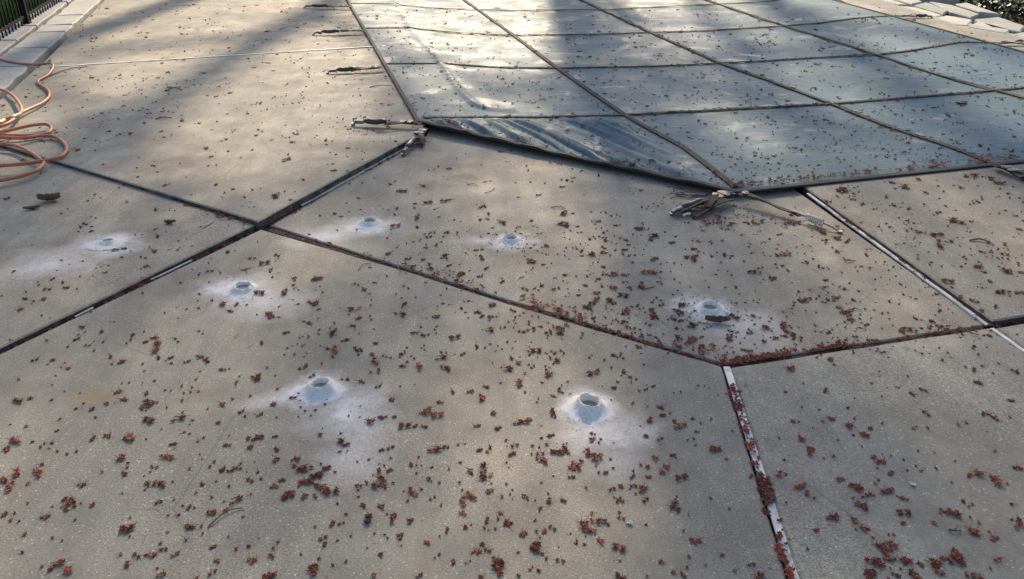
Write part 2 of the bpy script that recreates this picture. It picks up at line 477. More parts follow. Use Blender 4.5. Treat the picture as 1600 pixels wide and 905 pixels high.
B1 = [at(600,-80),at(676,-40),at(728,0),at(800,51),at(871,104),at(976,176),at(1066,229),at(1148,298)]
B2 = [at(790,-50),at(850,-24),at(912,0),at(1020,50),at(1128,97),at(1200,122),at(1302,160),at(1470,227),at(1550,261)]
B3 = [at(980,-40),at(1110,0),at(1200,30),at(1370,82),at(1460,112),at(1558,138),at(1700,178)]
B4 = [at(1330,-2),at(1365,17)]
wr_dir = (at(905,243) - at(800,190)).normalized()   # along the tension folds
wr_n = Vector((-wr_dir.y, wr_dir.x, 0))
def seg_d(p, a, b):
    ab = b - a; t = max(0, min(1, (p-a).dot(ab)/ab.length_squared)); return (p - (a + ab*t)).length
SEGS = []
for L_ in (A1, A2, A3, A4, B1, B2, B3):
    q = [Vector((c.x, c.y)) for c in L_]
    SEGS += list(zip(q[:-1], q[1:]))
def cover_z(x, y):
    p = Vector((x, y, 0)); d = edge_dists(p)
    dm = min(d); q2 = Vector((x, y))
    z = ZE + .024*math.exp(-max(d[3], 0)/.35)
    s = min(1, max(0, dm-.12)/.9); s = s*s*(3-2*s)
    z -= .045*s
    # straps stay taut, the fabric between them sags a little
    ds = min(seg_d(q2, a, b) for a, b in SEGS)
    z += .014*math.exp(-ds/.10)*s
    s *= 1-.85*math.exp(-ds/.22)
    z += noise.noise(Vector((x*1.1, y*1.1, 0)))*.018*s + noise.noise(Vector((x*3.2, y*2.4, 5)))*.006*s
    # fine ripples running with the straps
    z += noise.noise(Vector((p.dot(wr_n)*5, p.dot(wr_dir)*.6, 2)))*.006*s
    # ridge of coping pressing through
    dr = min((v2(r_) - q2).length for r_ in ridge)
    z += .024*math.exp(-(dr/.035)**2)
    # tension folds fanning to the hem
    a1 = line_dist(p, v2(A1[0]), v2(A1[2]))
    b1 = line_dist(p, v2(B1[5]), v2(B1[7]))
    if a1 < .05 and b1 < .0:
        m_ = min(1, max(0, -a1+.02)/.20) * min(1, max(0, -b1)/.18) * min(1, max(0, d[0])/.10 + .12)
        c = p.dot(wr_n); al = p.dot(wr_dir)
        w = 1-2.2*abs(noise.noise(Vector((c*9.5, al*.35, 9))))
        w2 = 1-2.2*abs(noise.noise(Vector((c*21, al*.5, 4))))
        z += (max(0, w)**2*.030 + max(0, w2)**2*.013)*m_
    return z
def build_cover():
    t = empty('pool_cover', corner); inv = -Vector(corner)
    bm = bmesh.new()
    # two grid densities: fine near, coarse far
    u = wr_n if wr_n.x > 0 else -wr_n
    v = -wr_dir; o = Vector((0, 0, 0))
    fp = [Vector(A1[0]), Vector(A1[2]), Vector(corner)]
    def axis(lo, hi, a, b, st):
        out = []; x = a; q = st
        while x > lo: out.insert(0, x); q = min(.28, q*1.05); x -= q
        x = a + st
        while x < b: out.append(x); x += st
        q = st
        while x < hi: out.append(x); q = min(.28, q*1.05); x += q
        return out
    cs = [q.dot(u) for q in fp]; al_ = [q.dot(v) for q in fp]
    us = axis(min(cs)-9, max(cs)+14, min(cs)-.1, max(cs)+.1, .0125)
    vs = axis(min(al_)-7, max(al_)+26, min(al_)-.1, max(al_)+1.8, .032)
    rows = []
    for b in vs:
        rows.append([bm.verts.new(o + u*a + v*b) for a in us])
    for j in range(len(vs)-1):
        for i in range(len(us)-1):
            bm.faces.new((rows[j][i], rows[j][i+1], rows[j+1][i+1], rows[j+1][i]))
    for a, b in EDGES:
        d = (b-a); n = Vector((-d.y, d.x, 0)).normalized()
        bmesh.ops.bisect_plane(bm, geom=bm.verts[:]+bm.edges[:]+bm.faces[:], plane_co=(a.x, a.y, 0), plane_no=-n, clear_outer=True)
    for w in bm.verts:
        w.co.z = cover_z(w.co.x, w.co.y); w.co += inv
    ob = bm_obj('fabric', bm, M_COVER, t, smooth=True)
    tag(t, 'grey-blue vinyl safety cover stretched over the pool, strewn with red blossoms', 'pool cover')
    def strap(L_, w=.032, name='strap', mat=M_STRAP, lift=.003):
        pts = []
        for i in range(len(L_)-1):
            m_ = max(2, int((L_[i+1]-L_[i]).length/.07))
            pts += [L_[i].lerp(L_[i+1], k/m_) for k in range(m_)]
        pts.append(L_[-1])
        pts = [Vector((p.x, p.y, cover_z(p.x, p.y)+lift)) + inv for p in pts]
        mb = MB(); mb.ribbon(pts, w, .004, .002); return mb.build(name, mat, t)
    for L_ in (A1, A2, A3, A4): strap(L_, .026)
    for L_ in (B1, B2, B3): strap(L_, .036)
    # hems
    def hem(a, b, r=.011, w=.03):
        n_ = max(3, int((b-a).length/.05)); d = (b-a); nn = Vector((-d.y, d.x)).normalized()
        pts = []; pf = []
        for k in range(n_+1):
            q = a + d*(k/n_); zz = cover_z(q.x, q.y)
            q2 = q + nn*(w/2)
            pts.append(Vector((q.x, q.y, zz + .0))+inv)
            pf.append(Vector((q2.x, q2.y, cover_z(q2.x, q2.y)+.0035))+inv)
        mb = MB(); mb.tube(pts, r, 8); mb.ribbon(pf, w, .0035); return mb.build('hem', M_HEM, t)
    hem(EDGES[0][0], EDGES[0][1], .0075); hem(EDGES[1][0], EDGES[1][1] + (EDGES[1][1]-EDGES[1][0])*1.5, .007)
    hem(pl, pl + leftdir*9.5, .007, .022); hem(EDGES[2][0]-(EDGES[2][1]-EDGES[2][0])*.6, EDGES[2][1]+(EDGES[2][1]-EDGES[2][0])*1.0, .007)
    # spring anchors: webbing, buckle, sleeve, spring
    def anchor(p0, p1, z0, z1, kind='sleeve', w=.042, sc=1.0):
        a = at(*p0, z0); b = at(*p1, z1); d = b - a; L = d.length; dn = d.normalized()
        side = Vector((dn.y, -dn.x, 0)); up = Vector((0, 0, 1))
        def P(t_, s=0, h=0): return a + d*t_ + side*s + up*h + inv
        webend = .52 if kind != 'open' else .62
        mb = MB()
        n_ = 14
        pts = [P(webend*k/n_, .003*math.sin(k*.9), .006 + .007*math.sin(k/n_*math.pi)) for k in range(n_+1)]
        mb.ribbon(pts, w, .004, .006)
        pts = [P(.05 + (webend-.1)*k/n_, .005, .016 + .006*math.sin(k/n_*math.pi*2)) for k in range(n_+1)]
        mb.ribbon(pts, w*.9, .004, .008)
        web = mb.build('webbing', M_WEB, t)
        # loose strap tail curling out
        if kind != 'open':
          mb = MB(); pts = [P(.30 + .30*k/8, -.02-.05*(k/8)**1.5, .018+.012*math.sin(k/8*3)) for k in range(9)]
          mb.ribbon(pts, w*.6, .003, .01); mb.build('strap_tail', M_WEB, web)
        # buckle: two steel rings
        for tt in ((.16, .27) if kind != 'open' else (.06,)):
            mb = MB()
            ring = [(-1,-1),(1,-1),(1,1),(-1,1)]
            pts = [P(tt, s*w*.45, .024) + dn*(q*.009) for s, q in ring]
            pts = catmull(pts, 4, closed=True); pts.append(pts[0])
            mb.tube(pts, .003, 6, cap=False)
            mb.box(P(tt, 0, .024), dn, side, up, .0025, w*.45, .0025)
            mb.build('buckle', M_STEEL, t)
        if kind == 'sleeve':
            mb = MB(); k_ = 12; pts = []; rs = []
            for k in range(k_+1):
                q = k/k_
                pts.append(P(.50 + .34*q, 0, .021+.002*math.sin(q*9))); rs.append(.0165*(.55+.45*min(1, 6*q, 6*(1-q))) * (1+.06*math.sin(k*2.3)))
            mb.tube(pts, rs, 10); sl = mb.build('spring_sleeve', M_SLEEVE, t, smooth=True)
            r0, r1 = .84, .97
        else: r0, r1 = .68, .84
        mb = MB(); turns = 11; pts = []
        rr = .009 if kind == 'sleeve' else .015
        if kind == 'open': turns = 9; pts = []
        for k in range(turns*10+1):
            q = k/(turns*10.0); w_ = 2*math.pi*turns*q
            pts.append(P(r0+(r1-r0)*q, math.cos(w_)*rr, .017+math.sin(w_)*rr))
        mb.tube(pts, .0028 if kind == 'sleeve' else .0030, 6)
        spg = mb.build('spring', M_SPRING if kind == 'sleeve' else M_COIL, t, smooth=True)
        mb = MB(); mb.tube([P(.5 if kind == 'sleeve' else .55, 0, .018), P(r0, 0, .018)], .005, 6)
        mb.build('hook', M_SPRING, spg); mb = MB()
        mb.tube([P(r1, 0, .018), P(r1+(1-r1)*.5, 0, .014), P(1.0, 0, .006)], .004, 6)
        mb.build('hook', M_SPRING, spg); mb = MB()
        mb.tube([P(1.0, 0, -.004), P(1.0, 0, .010)], .012, 10)
        mb.build('anchor_pin', M_SPRING, spg)
    anchor((549,12),(476,12), .045, .03)
    anchor((570,50),(490,54), .045, .03)
    anchor((601,108),(512,115), .045, .03)
    anchor((658,196),(552,195), .045, .034)
    anchor((664,203),(630,243), .02, -.008, w=.05)
    anchor((1146,304),(1050,336), .02, -.012, w=.055)
    anchor((1155,305),(1312,364), .02, -.012, 'open', w=.028)
    anchor((1556,261),(1655,305), .02, ZRR, 'sleeve', w=.05)
    anchor((1406,27),(1456,28), .02, .012)
    anchor((1560,69),(1640,72), .02, .012)
    # the bundle of folded webbing with polished ends at the cover corner
    mb = MB()
    for (s0, s1, hh) in (((1140,308),(1062,326),.014),((1142,312),(1084,335),.020),((1135,306),(1052,331),.028)):
        a = at(*s0, hh); b = at(*s1, hh-.012)
        pts = [a.lerp(b, k/10)+Vector((0,0,.010*math.sin(k*.5)))+inv for k in range(11)]
        mb.ribbon(pts, .034, .005, .010)
    mb.build('folded_webbing', M_WEB, t)
    for (a_, b_) in (((1050,331),(1064,324)),((1067,337),(1079,334)),((1122,300),(1131,307))):
        a = at(*a_, .012)+inv; b = at(*b_, .022)+inv
        mb = MB(); mb.tube([a, a.lerp(b,.5)+Vector((0,0,.004)), b], .006, 8); mb.build('steel_tip', M_COIL, t)
    return t
cover = build_cover()
def on_cover(x, y): return min(edge_dists(Vector((x, y, 0)))) > .02
def zat(x, y):
    return cover_z(x, y)+.001 if on_cover(x, y) else slab_z(x, y)

# ------------------------------------------------------------------ dust mounds
def mound(i, M_, p):
    px, py, sc, z0, films, label = M_
    rnd = random.Random(i*13+5)
    t = empty('dust_cone', (p.x, p.y, z0)); tag(t, label, 'dust mound', 'dust cones around the drilled holes')
    flat = (1.0, 1.08, .80, .92, .62, .72, .52)[i]
    prof = [(.105,-.0010),(.080,.0010),(.062,.0026),(.051,.0058),(.043,.0125),(.0365,.0195),(.0325,.0248),(.0295,.0262),(.0272,.0245),(.0258,.014),(.024,.002)]
    n = 56; vs = []; fs = []
    sd_ = rnd.uniform(0, 50)
    for j, (r, z) in enumerate(prof):
        for k in range(n):
            w = 2*math.pi*k/n; c, s = math.cos(w), math.sin(w)
            nz = noise.noise(Vector((c*1.3+sd_, s*1.3, r*30)))
            nf = noise.noise(Vector((c*5+sd_, s*5, r*90)))
            rr = r*sc*(1+.16*noise.noise(Vector((c*1.3+sd_, s*1.3, .4)))+.03*nf*(j>2)) if j < 7 else r*sc*(1+.13*nz+.05*nf)
            zz = z*sc*flat*(1+.30*nz+(.06*nf if 3 < j < 9 else 0))*(1+.16*math.cos(w-sd_)) + (nf*.0012 if j not in (0, 1, 10) else 0)
            vs.append((c*rr, s*rr, zz))
    for j in range(len(prof)-1):
        for k in range(n):
            k2 = (k+1) % n
            fs.append((j*n+k, j*n+k2, (j+1)*n+k2, (j+1)*n+k))
    dr_ = mesh_obj('dust_ring', vs, fs, M_DUST, t, smooth=True); dr_.data.materials.append(M_CON)
    for q_ in dr_.data.polygons:
        if q_.index < 3*n: q_.material_index = 1
    # plug at the bottom of the crater
    vs = [(0, 0, .006*sc)]; fs = []
    for k in range(24):
        w = 2*math.pi*k/24; vs.append((math.cos(w)*.027*sc, math.sin(w)*.027*sc, .008*sc+rnd.uniform(-.001, .001)))
    for k in range(24): fs.append((0, 1+k, 1+(k+1) % 24))
    mesh_obj('hole_fill', vs, fs, M_HOLE, t, smooth=True)
    # crumbs on the skirt
    mb = MB()
    for k in range(70 if i != 2 else 110):
        w = rnd.uniform(0, 6.283); r = abs(rnd.gauss(0, 1))*.045+.050; r *= sc
        s = rnd.uniform(.0010, .0028)
        petal(mb, Vector((math.cos(w)*r, math.sin(w)*r, .0006+s*.4)), Vector((rnd.uniform(-1,1), rnd.uniform(-1,1), .2)).normalized(), s*1.4, s)
    mb.build('dust_crumbs', M_DUST, t).__setitem__('kind', 'stuff')
    if i in (2, 3):
        mb = MB()
        for k in range(90):
            w = rnd.uniform(0, 6.283); r = rnd.uniform(.045, .12)*sc; s = rnd.uniform(.0015, .0042)
            petal(mb, Vector((math.cos(w)*r*1.1, math.sin(w)*r, .002+s*.4)), Vector((rnd.uniform(-1,1), rnd.uniform(-1,1), .2)).normalized(), s*1.8, s*.8)
        mb.build('grey_crumbs', M_CRUMB, t).__setitem__('kind', 'stuff')
def petal(mb, c, d, L, w, flat=.6):
    a = d.cross(Vector((0.13, .2, 1))).normalized(); b = d.cross(a)
    vs = [c - d*L, c + a*w, c + b*w*flat, c - a*w, c - b*w*flat, c + d*L]
    mb.add(vs, [(0,2,1),(0,3,2),(0,4,3),(0,1,4),(5,1,2),(5,2,3),(5,3,4),(5,4,1)])
for i, (M_, p) in enumerate(zip(MOUNDS, mound_pts)):
    mound(i, M_, p)

# ------------------------------------------------------------------ fallen blossoms
# clumps read off the photograph, in quarter-size tiles: (tile origin) : x, y, size
T = {
 (0,446): "290,30,2 415,15,2 155,90,2 210,98,1 270,90,2 262,190,1 515,262,2 530,295,1 625,295,2 485,335,2 297,348,1 425,385,1 645,357,1 710,230,1 838,310,2 815,342,1 905,290,1 968,330,2 920,358,2 985,370,3 975,410,3 990,455,2 790,365,1 690,450,2 760,480,2 890,495,1 1060,452,2 1072,490,1 1165,482,2 1250,450,2 1275,465,2 1305,482,2 220,467,2 325,468,2 425,525,2 120,592,1 325,622,1 108,725,3 188,705,2 585,775,2 523,740,1 600,825,1 765,612,1 808,610,1 890,612,1 965,598,1 750,665,2 905,682,2 925,740,3 965,735,2 880,777,2 1045,763,1 935,850,3 1115,840,3 1208,843,1 1370,855,2 1200,640,1 1195,668,1 1240,665,1 1150,675,1 1135,722,1 1225,590,1 1390,530,2 1435,522,1 1500,572,1 1480,605,1 1475,325,1 1095,338,1 1115,355,1 1395,120,3 1480,125,2 1440,165,2 1240,145,1 1165,150,1 1028,175,1 1395,740,2 1455,712,1 1510,790,2 1530,820,1 1590,580,2 1240,97,1 1325,98,1 1105,140,1 893,50,1",
 (400,446): "175,48,3 420,45,1 330,112,2 370,118,3 85,185,3 100,205,2 145,200,1 265,120,1 20,52,3 580,185,1 615,150,3 650,205,2 605,255,2 300,225,1 335,240,2 480,300,3 190,298,2 330,322,1 440,398,2 490,408,3 565,345,2 630,398,2 640,435,1 730,430,2 740,480,3 750,368,2 485,450,1 900,182,3 910,82,1 1000,78,1 905,430,2 990,458,1 945,478,1 1025,510,3 1155,458,3 1190,518,3 1240,432,1 1295,428,2 1240,328,3 1210,325,1 1045,315,2 1000,298,2 970,298,1 1080,308,1 1115,280,1 1165,112,1 1375,382,2 1475,280,3 1410,195,2 1385,170,2 1325,205,1 1480,128,3 1575,525,3 1595,458,2 1440,635,2 1350,665,2 1228,670,2 1420,712,3 1150,735,2 1480,805,2 1135,812,3 1070,788,3 1025,800,1 845,720,2 868,818,2 805,825,2 775,830,2 725,855,3 925,880,3 985,880,2 1045,885,2 1375,882,2 1515,895,2 660,605,2 565,590,2 540,590,1 355,573,2 290,522,2 410,490,1 120,568,1 15,585,3 70,515,1 105,750,2 235,703,2 270,680,1 20,815,2 130,825,1 370,782,1 435,745,1 580,818,1 720,545,1 765,550,1",
 (800,446): "85,22,2 60,65,1 165,32,1 265,28,2 135,62,1 635,20,3 700,68,3 810,12,3 745,15,2 530,50,2 535,85,2 510,112,3 470,140,3 585,130,1 600,98,3 630,110,2 715,165,3 690,175,2 705,230,2 880,190,3 865,155,2 900,205,2 1060,128,3 1040,168,3 1140,160,2 1010,212,2 1058,222,2 1020,270,2 300,175,3 290,270,3 305,295,3 420,185,2 435,225,1 465,242,1 510,210,1 585,205,1 630,220,1 650,215,1 740,268,1 768,268,1 800,280,1 815,318,2 1025,320,2 1060,338,1 1045,382,2 1120,345,3 1180,388,3 1385,200,3 1360,310,2 1400,325,1 1575,270,3 1490,300,2 1518,245,1 1120,258,2 335,72,1 155,412,3 110,437,1 310,412,1 265,465,3 258,490,1 42,483,2 120,515,1 140,506,1 80,550,1 225,565,3 215,530,1 190,608,1 45,615,3 510,552,3 530,540,2 575,467,1 695,455,1 823,497,1 620,515,1 700,540,2 730,575,1 660,605,1 640,645,2 295,655,2 315,670,1 155,730,1 265,785,2 245,790,1 258,815,2 70,855,3 110,845,2 30,865,2 182,878,1 855,845,3 930,765,2 932,808,2 990,802,1 845,757,1 1025,850,2 1050,880,3 1245,838,1 1450,410,2 1485,410,1 620,720,1 930,95,1 905,80,1 460,5,2 180,5,2",
 (1200,446): "260,28,1 470,20,2 430,80,2 230,95,3 235,160,1 300,172,1 435,140,1 480,172,3 535,90,2 575,104,1 670,28,1 755,100,1 890,75,1 922,86,1 848,62,1 20,212,1 118,198,1 95,258,3 148,270,1 98,318,2 175,320,3 520,220,2 615,250,2 480,262,1 480,232,1 578,185,1 760,212,1 778,250,1 838,292,2 880,280,3 1010,225,2 1015,268,2 960,270,1 1070,258,2 1195,108,2 1330,160,2 1150,14,1 1460,45,3 1440,50,2 1510,68,1 1590,50,2 1340,18,1 150,522,3 385,468,2 412,500,1 220,615,1 365,662,2 320,778,1 212,763,1 155,855,2 400,840,2 340,850,1 495,768,1 510,888,3 630,895,2 708,697,1 712,862,1 697,542,1 872,572,1 900,680,2 975,655,2 990,665,1 995,802,2 1000,895,1 905,895,1 1232,512,1 1290,533,2 1337,505,1 1312,610,2 1403,550,1 1545,545,2 1508,715,2 1365,803,2 1415,825,2 1510,826,1 1285,390,2 1240,862,1 1190,875,1",
 (0,679): "100,45,3 45,92,2 205,48,1 255,78,1 325,55,1 478,110,1 362,104,1 590,28,2 675,10,2 780,38,2 818,25,3 760,145,3 800,180,1 795,210,1 780,245,2 640,237,1 938,235,1 980,207,1 1045,145,3 1095,65,2 1092,85,1 1275,22,1 1420,70,2 1430,12,1 1580,30,2 1183,218,1 1310,200,1 1338,172,1 1425,232,1 1470,215,2 1572,285,2 110,248,3 245,240,3 60,330,3 35,285,3 175,308,1 518,320,2 440,420,3 455,440,2 425,462,2 385,455,1 508,432,1 588,440,2 40,500,2 292,520,2 328,650,1 472,535,1 790,590,3 785,600,3 915,305,2 930,325,1 960,320,1 1005,310,3 1082,295,1 905,345,1 1255,315,2 1352,295,1 1570,375,1 1475,418,3 1325,495,3 1400,422,1 1185,585,2 1430,640,1 1050,508,1 1118,505,1 1175,470,1 1020,722,2 1005,683,1 960,760,2 910,755,1 845,765,2 1090,758,2 797,815,2 1325,700,2 1355,800,2 1325,862,2 985,840,1 1020,880,2 140,740,1 355,822,3 330,828,2 428,850,3 265,825,1 1230,900,1 1415,480,2 1520,478,1",
 (400,679): "25,15,3 395,8,2 550,55,3 550,75,2 525,110,1 570,105,1 130,95,2 132,155,2 225,165,1 258,155,2 230,200,2 295,225,3 300,215,3 440,210,3 390,255,3 350,280,3 300,300,3 265,328,1 110,322,2 95,335,1 400,335,3 440,345,3 470,365,3 372,388,2 310,385,2 235,375,3 190,392,3 160,400,2 405,187,1 495,235,1 30,278,1 12,240,1 795,103,2 838,82,2 1115,98,3 1120,105,2 1172,88,1 1305,58,1 1262,66,1 1395,95,2 1595,130,2 975,187,2 1100,208,1 758,230,2 735,255,1 848,228,2 822,232,1 722,315,3 785,280,3 780,315,2 650,322,2 640,350,1 705,158,1 633,172,1 1088,280,2 975,365,3 948,413,1 1425,212,3 1440,265,3 1420,270,2 1340,225,2 1350,250,1 1450,358,2 1345,388,3 1290,422,3 1292,350,1 1290,488,2 1300,582,2 1452,540,2 1497,588,1 510,432,1 668,455,2 785,452,2 700,540,3 855,522,3 820,497,1 475,560,2 522,562,1 418,645,2 400,655,1 442,685,2 140,670,1 108,712,1 105,765,2 393,778,1 565,795,1 740,620,1 822,650,1 900,640,2 905,695,1 1070,688,2 1148,640,1 790,750,2 350,840,3 350,825,2 360,850,3 1145,752,1 1222,803,2 1315,805,1 1420,680,2 1450,725,2 1392,737,2 1510,800,3 1520,815,3 1525,860,3 75,895,3 730,888,2 1015,892,2 1400,898,2",
 (800,679): "840,8,2 185,25,1 245,10,2 15,68,2 5,130,2 125,125,1 175,125,2 190,160,3 265,108,3 320,102,3 340,112,2 500,35,2 540,52,1 370,205,2 408,195,3 478,122,3 515,130,2 535,150,3 615,157,1 632,52,1 590,245,2 630,213,1 540,238,1 895,150,2 995,125,2 1025,152,1 1095,35,1 1140,30,1 1148,68,1 1255,92,3 1285,100,2 1340,155,1 840,200,2 808,195,1 967,205,2 937,243,2 845,260,2 752,270,2 1052,272,3 757,325,2 815,348,3 773,375,1 680,330,2 625,345,2 638,392,1 672,405,2 828,408,2 1030,390,1 1240,403,1 1010,440,3 1040,462,2 1105,507,1 90,392,2 320,408,2 465,335,1 228,370,1 672,487,1 143,535,1 838,567,1 460,560,3 480,600,3 545,545,3 245,590,2 210,608,2 150,605,1 60,630,2 92,620,1 363,622,1 125,700,3 150,712,3 182,742,2 212,775,1 305,785,2 555,668,2 675,715,3 928,792,2 455,688,1 1015,858,1 1062,878,2 40,888,1 672,895,3 1495,818,2 1535,898,3",
 (1200,679): "70,22,1 195,20,2 208,40,2 265,105,3 250,90,2 100,160,1 350,148,1 530,5,1 600,5,3 70,265,2 98,240,2 200,325,3 245,370,2 290,400,1 440,283,2 550,330,3 530,320,2 570,345,2 635,378,2 590,392,1 530,398,1 560,435,2 610,458,3 600,450,2 540,532,2 420,515,3 290,592,2 600,592,2 550,595,1 625,592,1 665,145,2 685,175,1 720,175,2 770,245,2 690,288,1 845,160,1 935,105,1 955,228,1 1052,217,1 1170,170,1 1145,300,1 745,355,3 775,365,1 805,385,1 850,405,2 855,495,3 838,548,2 1035,560,2 1080,482,2 1105,485,1 1150,495,3 1170,490,2 1270,260,2 1320,250,3 1395,275,2 1430,297,3 1490,308,1 1558,210,2 1565,560,3 1290,612,3 1300,625,2 1410,650,2 1380,608,1 1265,520,1 1320,555,1 1275,438,1 1250,452,1 785,628,1 755,628,1 712,700,3 770,690,3 735,752,3 655,795,3 690,815,3 860,790,3 865,810,2 948,822,2 1025,800,3 1040,825,2 1070,868,2 1085,812,2 1105,780,2 1130,800,2 1165,755,3 1200,785,3 1180,770,3 630,865,3 645,885,3 762,840,1 800,880,2 910,888,3 1285,888,3 1435,780,2 250,718,1",
 (800,220): "80,65,2 90,160,1 100,188,1 240,142,1 435,188,1 540,218,2 610,188,1 655,215,1 745,198,3 378,178,1 320,120,1 310,245,1 345,250,2 375,257,1 320,290,2 205,268,1 115,260,1 170,340,2 40,355,1 325,457,3 310,520,3 340,530,3 120,500,2 135,535,1 590,455,1 622,472,1 535,508,2 500,505,1 655,535,2 565,575,2 520,615,1 585,627,2 715,628,2 755,588,1 770,550,2 800,555,3 855,552,1 880,600,3 865,625,2 905,600,2 990,640,2 1022,605,1 955,575,1 1125,628,1 500,710,3 435,695,2 565,700,2 612,718,1 570,795,2 630,840,3 700,845,2 890,742,3 840,825,3 885,830,3 930,822,1 705,685,2 730,722,1 695,712,1 768,717,1 1135,735,3 1090,730,2 1140,680,2 1145,755,2 1012,768,1 1190,795,1 1335,718,2 1310,625,1 1450,755,1 1510,825,3 1540,800,1 1495,705,1 1370,842,1 1575,718,1 1570,870,1 1275,840,1 810,418,1 850,412,1 915,410,1 120,755,3 115,765,2 80,725,1 245,768,1 325,840,2 470,850,1 400,850,1 545,870,2 340,672,1 215,660,2 805,893,2 1230,520,2 1375,520,2 1475,520,2 1440,590,1 1150,490,3 1100,515,1 1180,540,1",
 (1200,220): "450,310,3 470,325,3 530,370,2 475,300,2 590,400,2 480,420,1 365,378,2 390,385,1 660,430,1 730,260,1 770,262,2 850,290,3 870,300,2 940,243,2 735,352,2 785,410,2 985,328,2 880,430,2 975,400,1 1065,285,1 1100,318,1 1110,410,1 1060,450,2 1200,295,2 1225,300,1 1310,385,2 1340,370,1 1150,500,3 1180,510,3 1120,535,1 1280,220,3 1240,225,2 1505,335,2 1590,385,2 1570,358,1 1440,455,1 1480,438,1 880,515,1 910,518,1 785,570,1 580,515,1 690,540,1 740,520,1 940,573,2 1050,590,3 1040,600,2 1075,662,3 1135,630,2 950,640,1 1200,660,1 1345,698,2 1480,710,2 1465,735,1 1495,740,1 1480,650,2 1310,790,3 1355,825,1 1505,820,3 1480,810,2 1590,830,2 1565,780,1 1575,560,2 1125,882,3 1390,880,2 1205,790,1 1020,760,1 935,740,1 30,865,3 105,712,3 60,720,2 45,775,1 215,762,1 240,767,1 345,798,1 350,870,2 430,698,2 370,625,2 440,612,3 500,637,2 340,575,3 400,670,1 610,715,2 265,662,1 272,602,1 635,795,1 785,790,1 800,850,1 670,868,1 150,520,3 45,518,1 140,465,2 1285,395,1 1400,250,2 1450,268,3 1390,235,2",
 (400,220): "230,12,2 580,50,2 500,88,1 480,148,1 485,188,2 195,120,3 200,88,1 290,245,2 120,350,3 125,360,2 180,318,1 665,265,1 1030,30,3 1035,45,2 1205,178,2 1140,165,1 1110,182,1 1080,185,1 1045,282,2 870,255,1 840,272,2 910,320,3 875,425,2 870,465,1 1070,390,3 1185,380,3 1005,480,3 875,535,3 1015,540,2 1195,575,2 1080,600,2 985,635,1 990,425,1 1260,575,1 1435,412,2 1455,460,2 1410,495,2 1545,515,3 1405,155,1 1525,68,2 1185,730,3 1040,745,2 955,740,2 820,710,2 1210,780,2 1100,795,2 1275,835,3 1290,840,2 1410,720,2 1415,740,2 1440,798,2 1405,850,2 1510,690,1 880,670,1 820,610,1 845,580,1 380,870,3 375,860,2 50,768,3 125,722,2 240,875,1 100,855,1 655,432,1 490,460,2 460,655,2 1540,885,2 1225,370,1 1240,498,1",
 (0,220): "490,58,2 645,150,1 860,228,1 855,172,1 1165,230,1 1290,50,2 1425,68,1 1505,108,1 1355,152,1 1345,278,2 1403,328,1 1530,355,1 1580,310,1 1575,60,1 1300,160,1 50,365,2 110,385,1 425,428,1 550,378,1 595,338,1 600,485,1 205,430,2 525,525,2 490,568,1 575,540,1 845,592,1 888,592,1 715,685,2 780,680,2 820,690,1 970,690,2 985,600,2 970,555,1 1065,512,2 980,432,2 1090,440,1 1110,685,1 1420,608,2 1255,540,1 1115,628,1 385,750,1 520,755,1 880,728,1 910,735,1 765,730,1 635,790,1 1420,700,2 1310,820,2 1240,840,1 1580,735,2 1520,810,2 1320,740,1 1200,662,1 1130,890,1 795,385,1 1380,828,1",
}
clumps = []
for (ox, oy), s in T.items():
    for e in s.split():
        a, b, c = e.split(',')
        clumps.append((ox + float(a)/4, oy + float(b)/4, int(c)))
# several different clump meshes
def make_clump(mb, c, rad, n, rnd, L=.0044, w=.0023):
    for k in range(n):
        a = rnd.uniform(0, 6.283); r = rad*math.sqrt(rnd.random())
        p = c + Vector((math.cos(a)*r*.85, math.sin(a)*r*.7, 0))
        h = rnd.random()**1.5*(rad*.32)
        d = Vector((math.cos(a)*.6+rnd.uniform(-.8,.8), math.sin(a)*.6+rnd.uniform(-.8,.8), rnd.uniform(-.2,.9))).normalized()
        s = rnd.uniform(.55, 1.35)
        if rnd.random() < .16:
            d.z *= .25; d.normalize(); petal(mb, p + Vector((0, 0, w*.6+h)), d, L*s*1.5, w*s*1.25, .22)
        elif rnd.random() < .10: mb.tube([p+Vector((0,0,.002)), p+d*L*2+Vector((0,0,.003)), p+d*L*3.6], [.0006,.0006,.0005], 4)
        else: petal(mb, p + Vector((0, 0, w*.8+h)), d, L*s, w*s, .7)
variants = {1: [], 2: [], 3: []}
vr = random.Random(3)
for k in range(7):
    mb = MB(); make_clump(mb, Vector((0,0,0)), vr.uniform(.0035,.006), vr.randint(6, 10), vr); variants[1].append(mb)
for k in range(9):
    mb = MB()
    for q in range(vr.randint(2, 3)):
        make_clump(mb, Vector((vr.uniform(-.011,.011), vr.uniform(-.006,.006), 0)), vr.uniform(.0045,.0075), vr.randint(9, 14), vr)
    variants[2].append(mb)
for k in range(10):
    mb = MB(); ang = vr.uniform(0, 3.14); ln = vr.uniform(.010, .024)
    for q in range(vr.randint(5, 7)):
        u_ = vr.uniform(-1, 1)
        make_clump(mb, Vector((math.cos(ang)*ln*u_+vr.uniform(-.006,.006), math.sin(ang)*ln*u_+vr.uniform(-.006,.006), vr.uniform(0,.004))), vr.uniform(.006,.009), vr.randint(10, 15), vr)
    if k % 3 == 0:   # a stalk
        a0 = Vector((-.02,.004,.003)); mb.tube([a0, a0+Vector((.018,.006,.003)), a0+Vector((.042,-.004,.002))], .0011, 5)
    variants[3].append(mb)
vmesh = {}
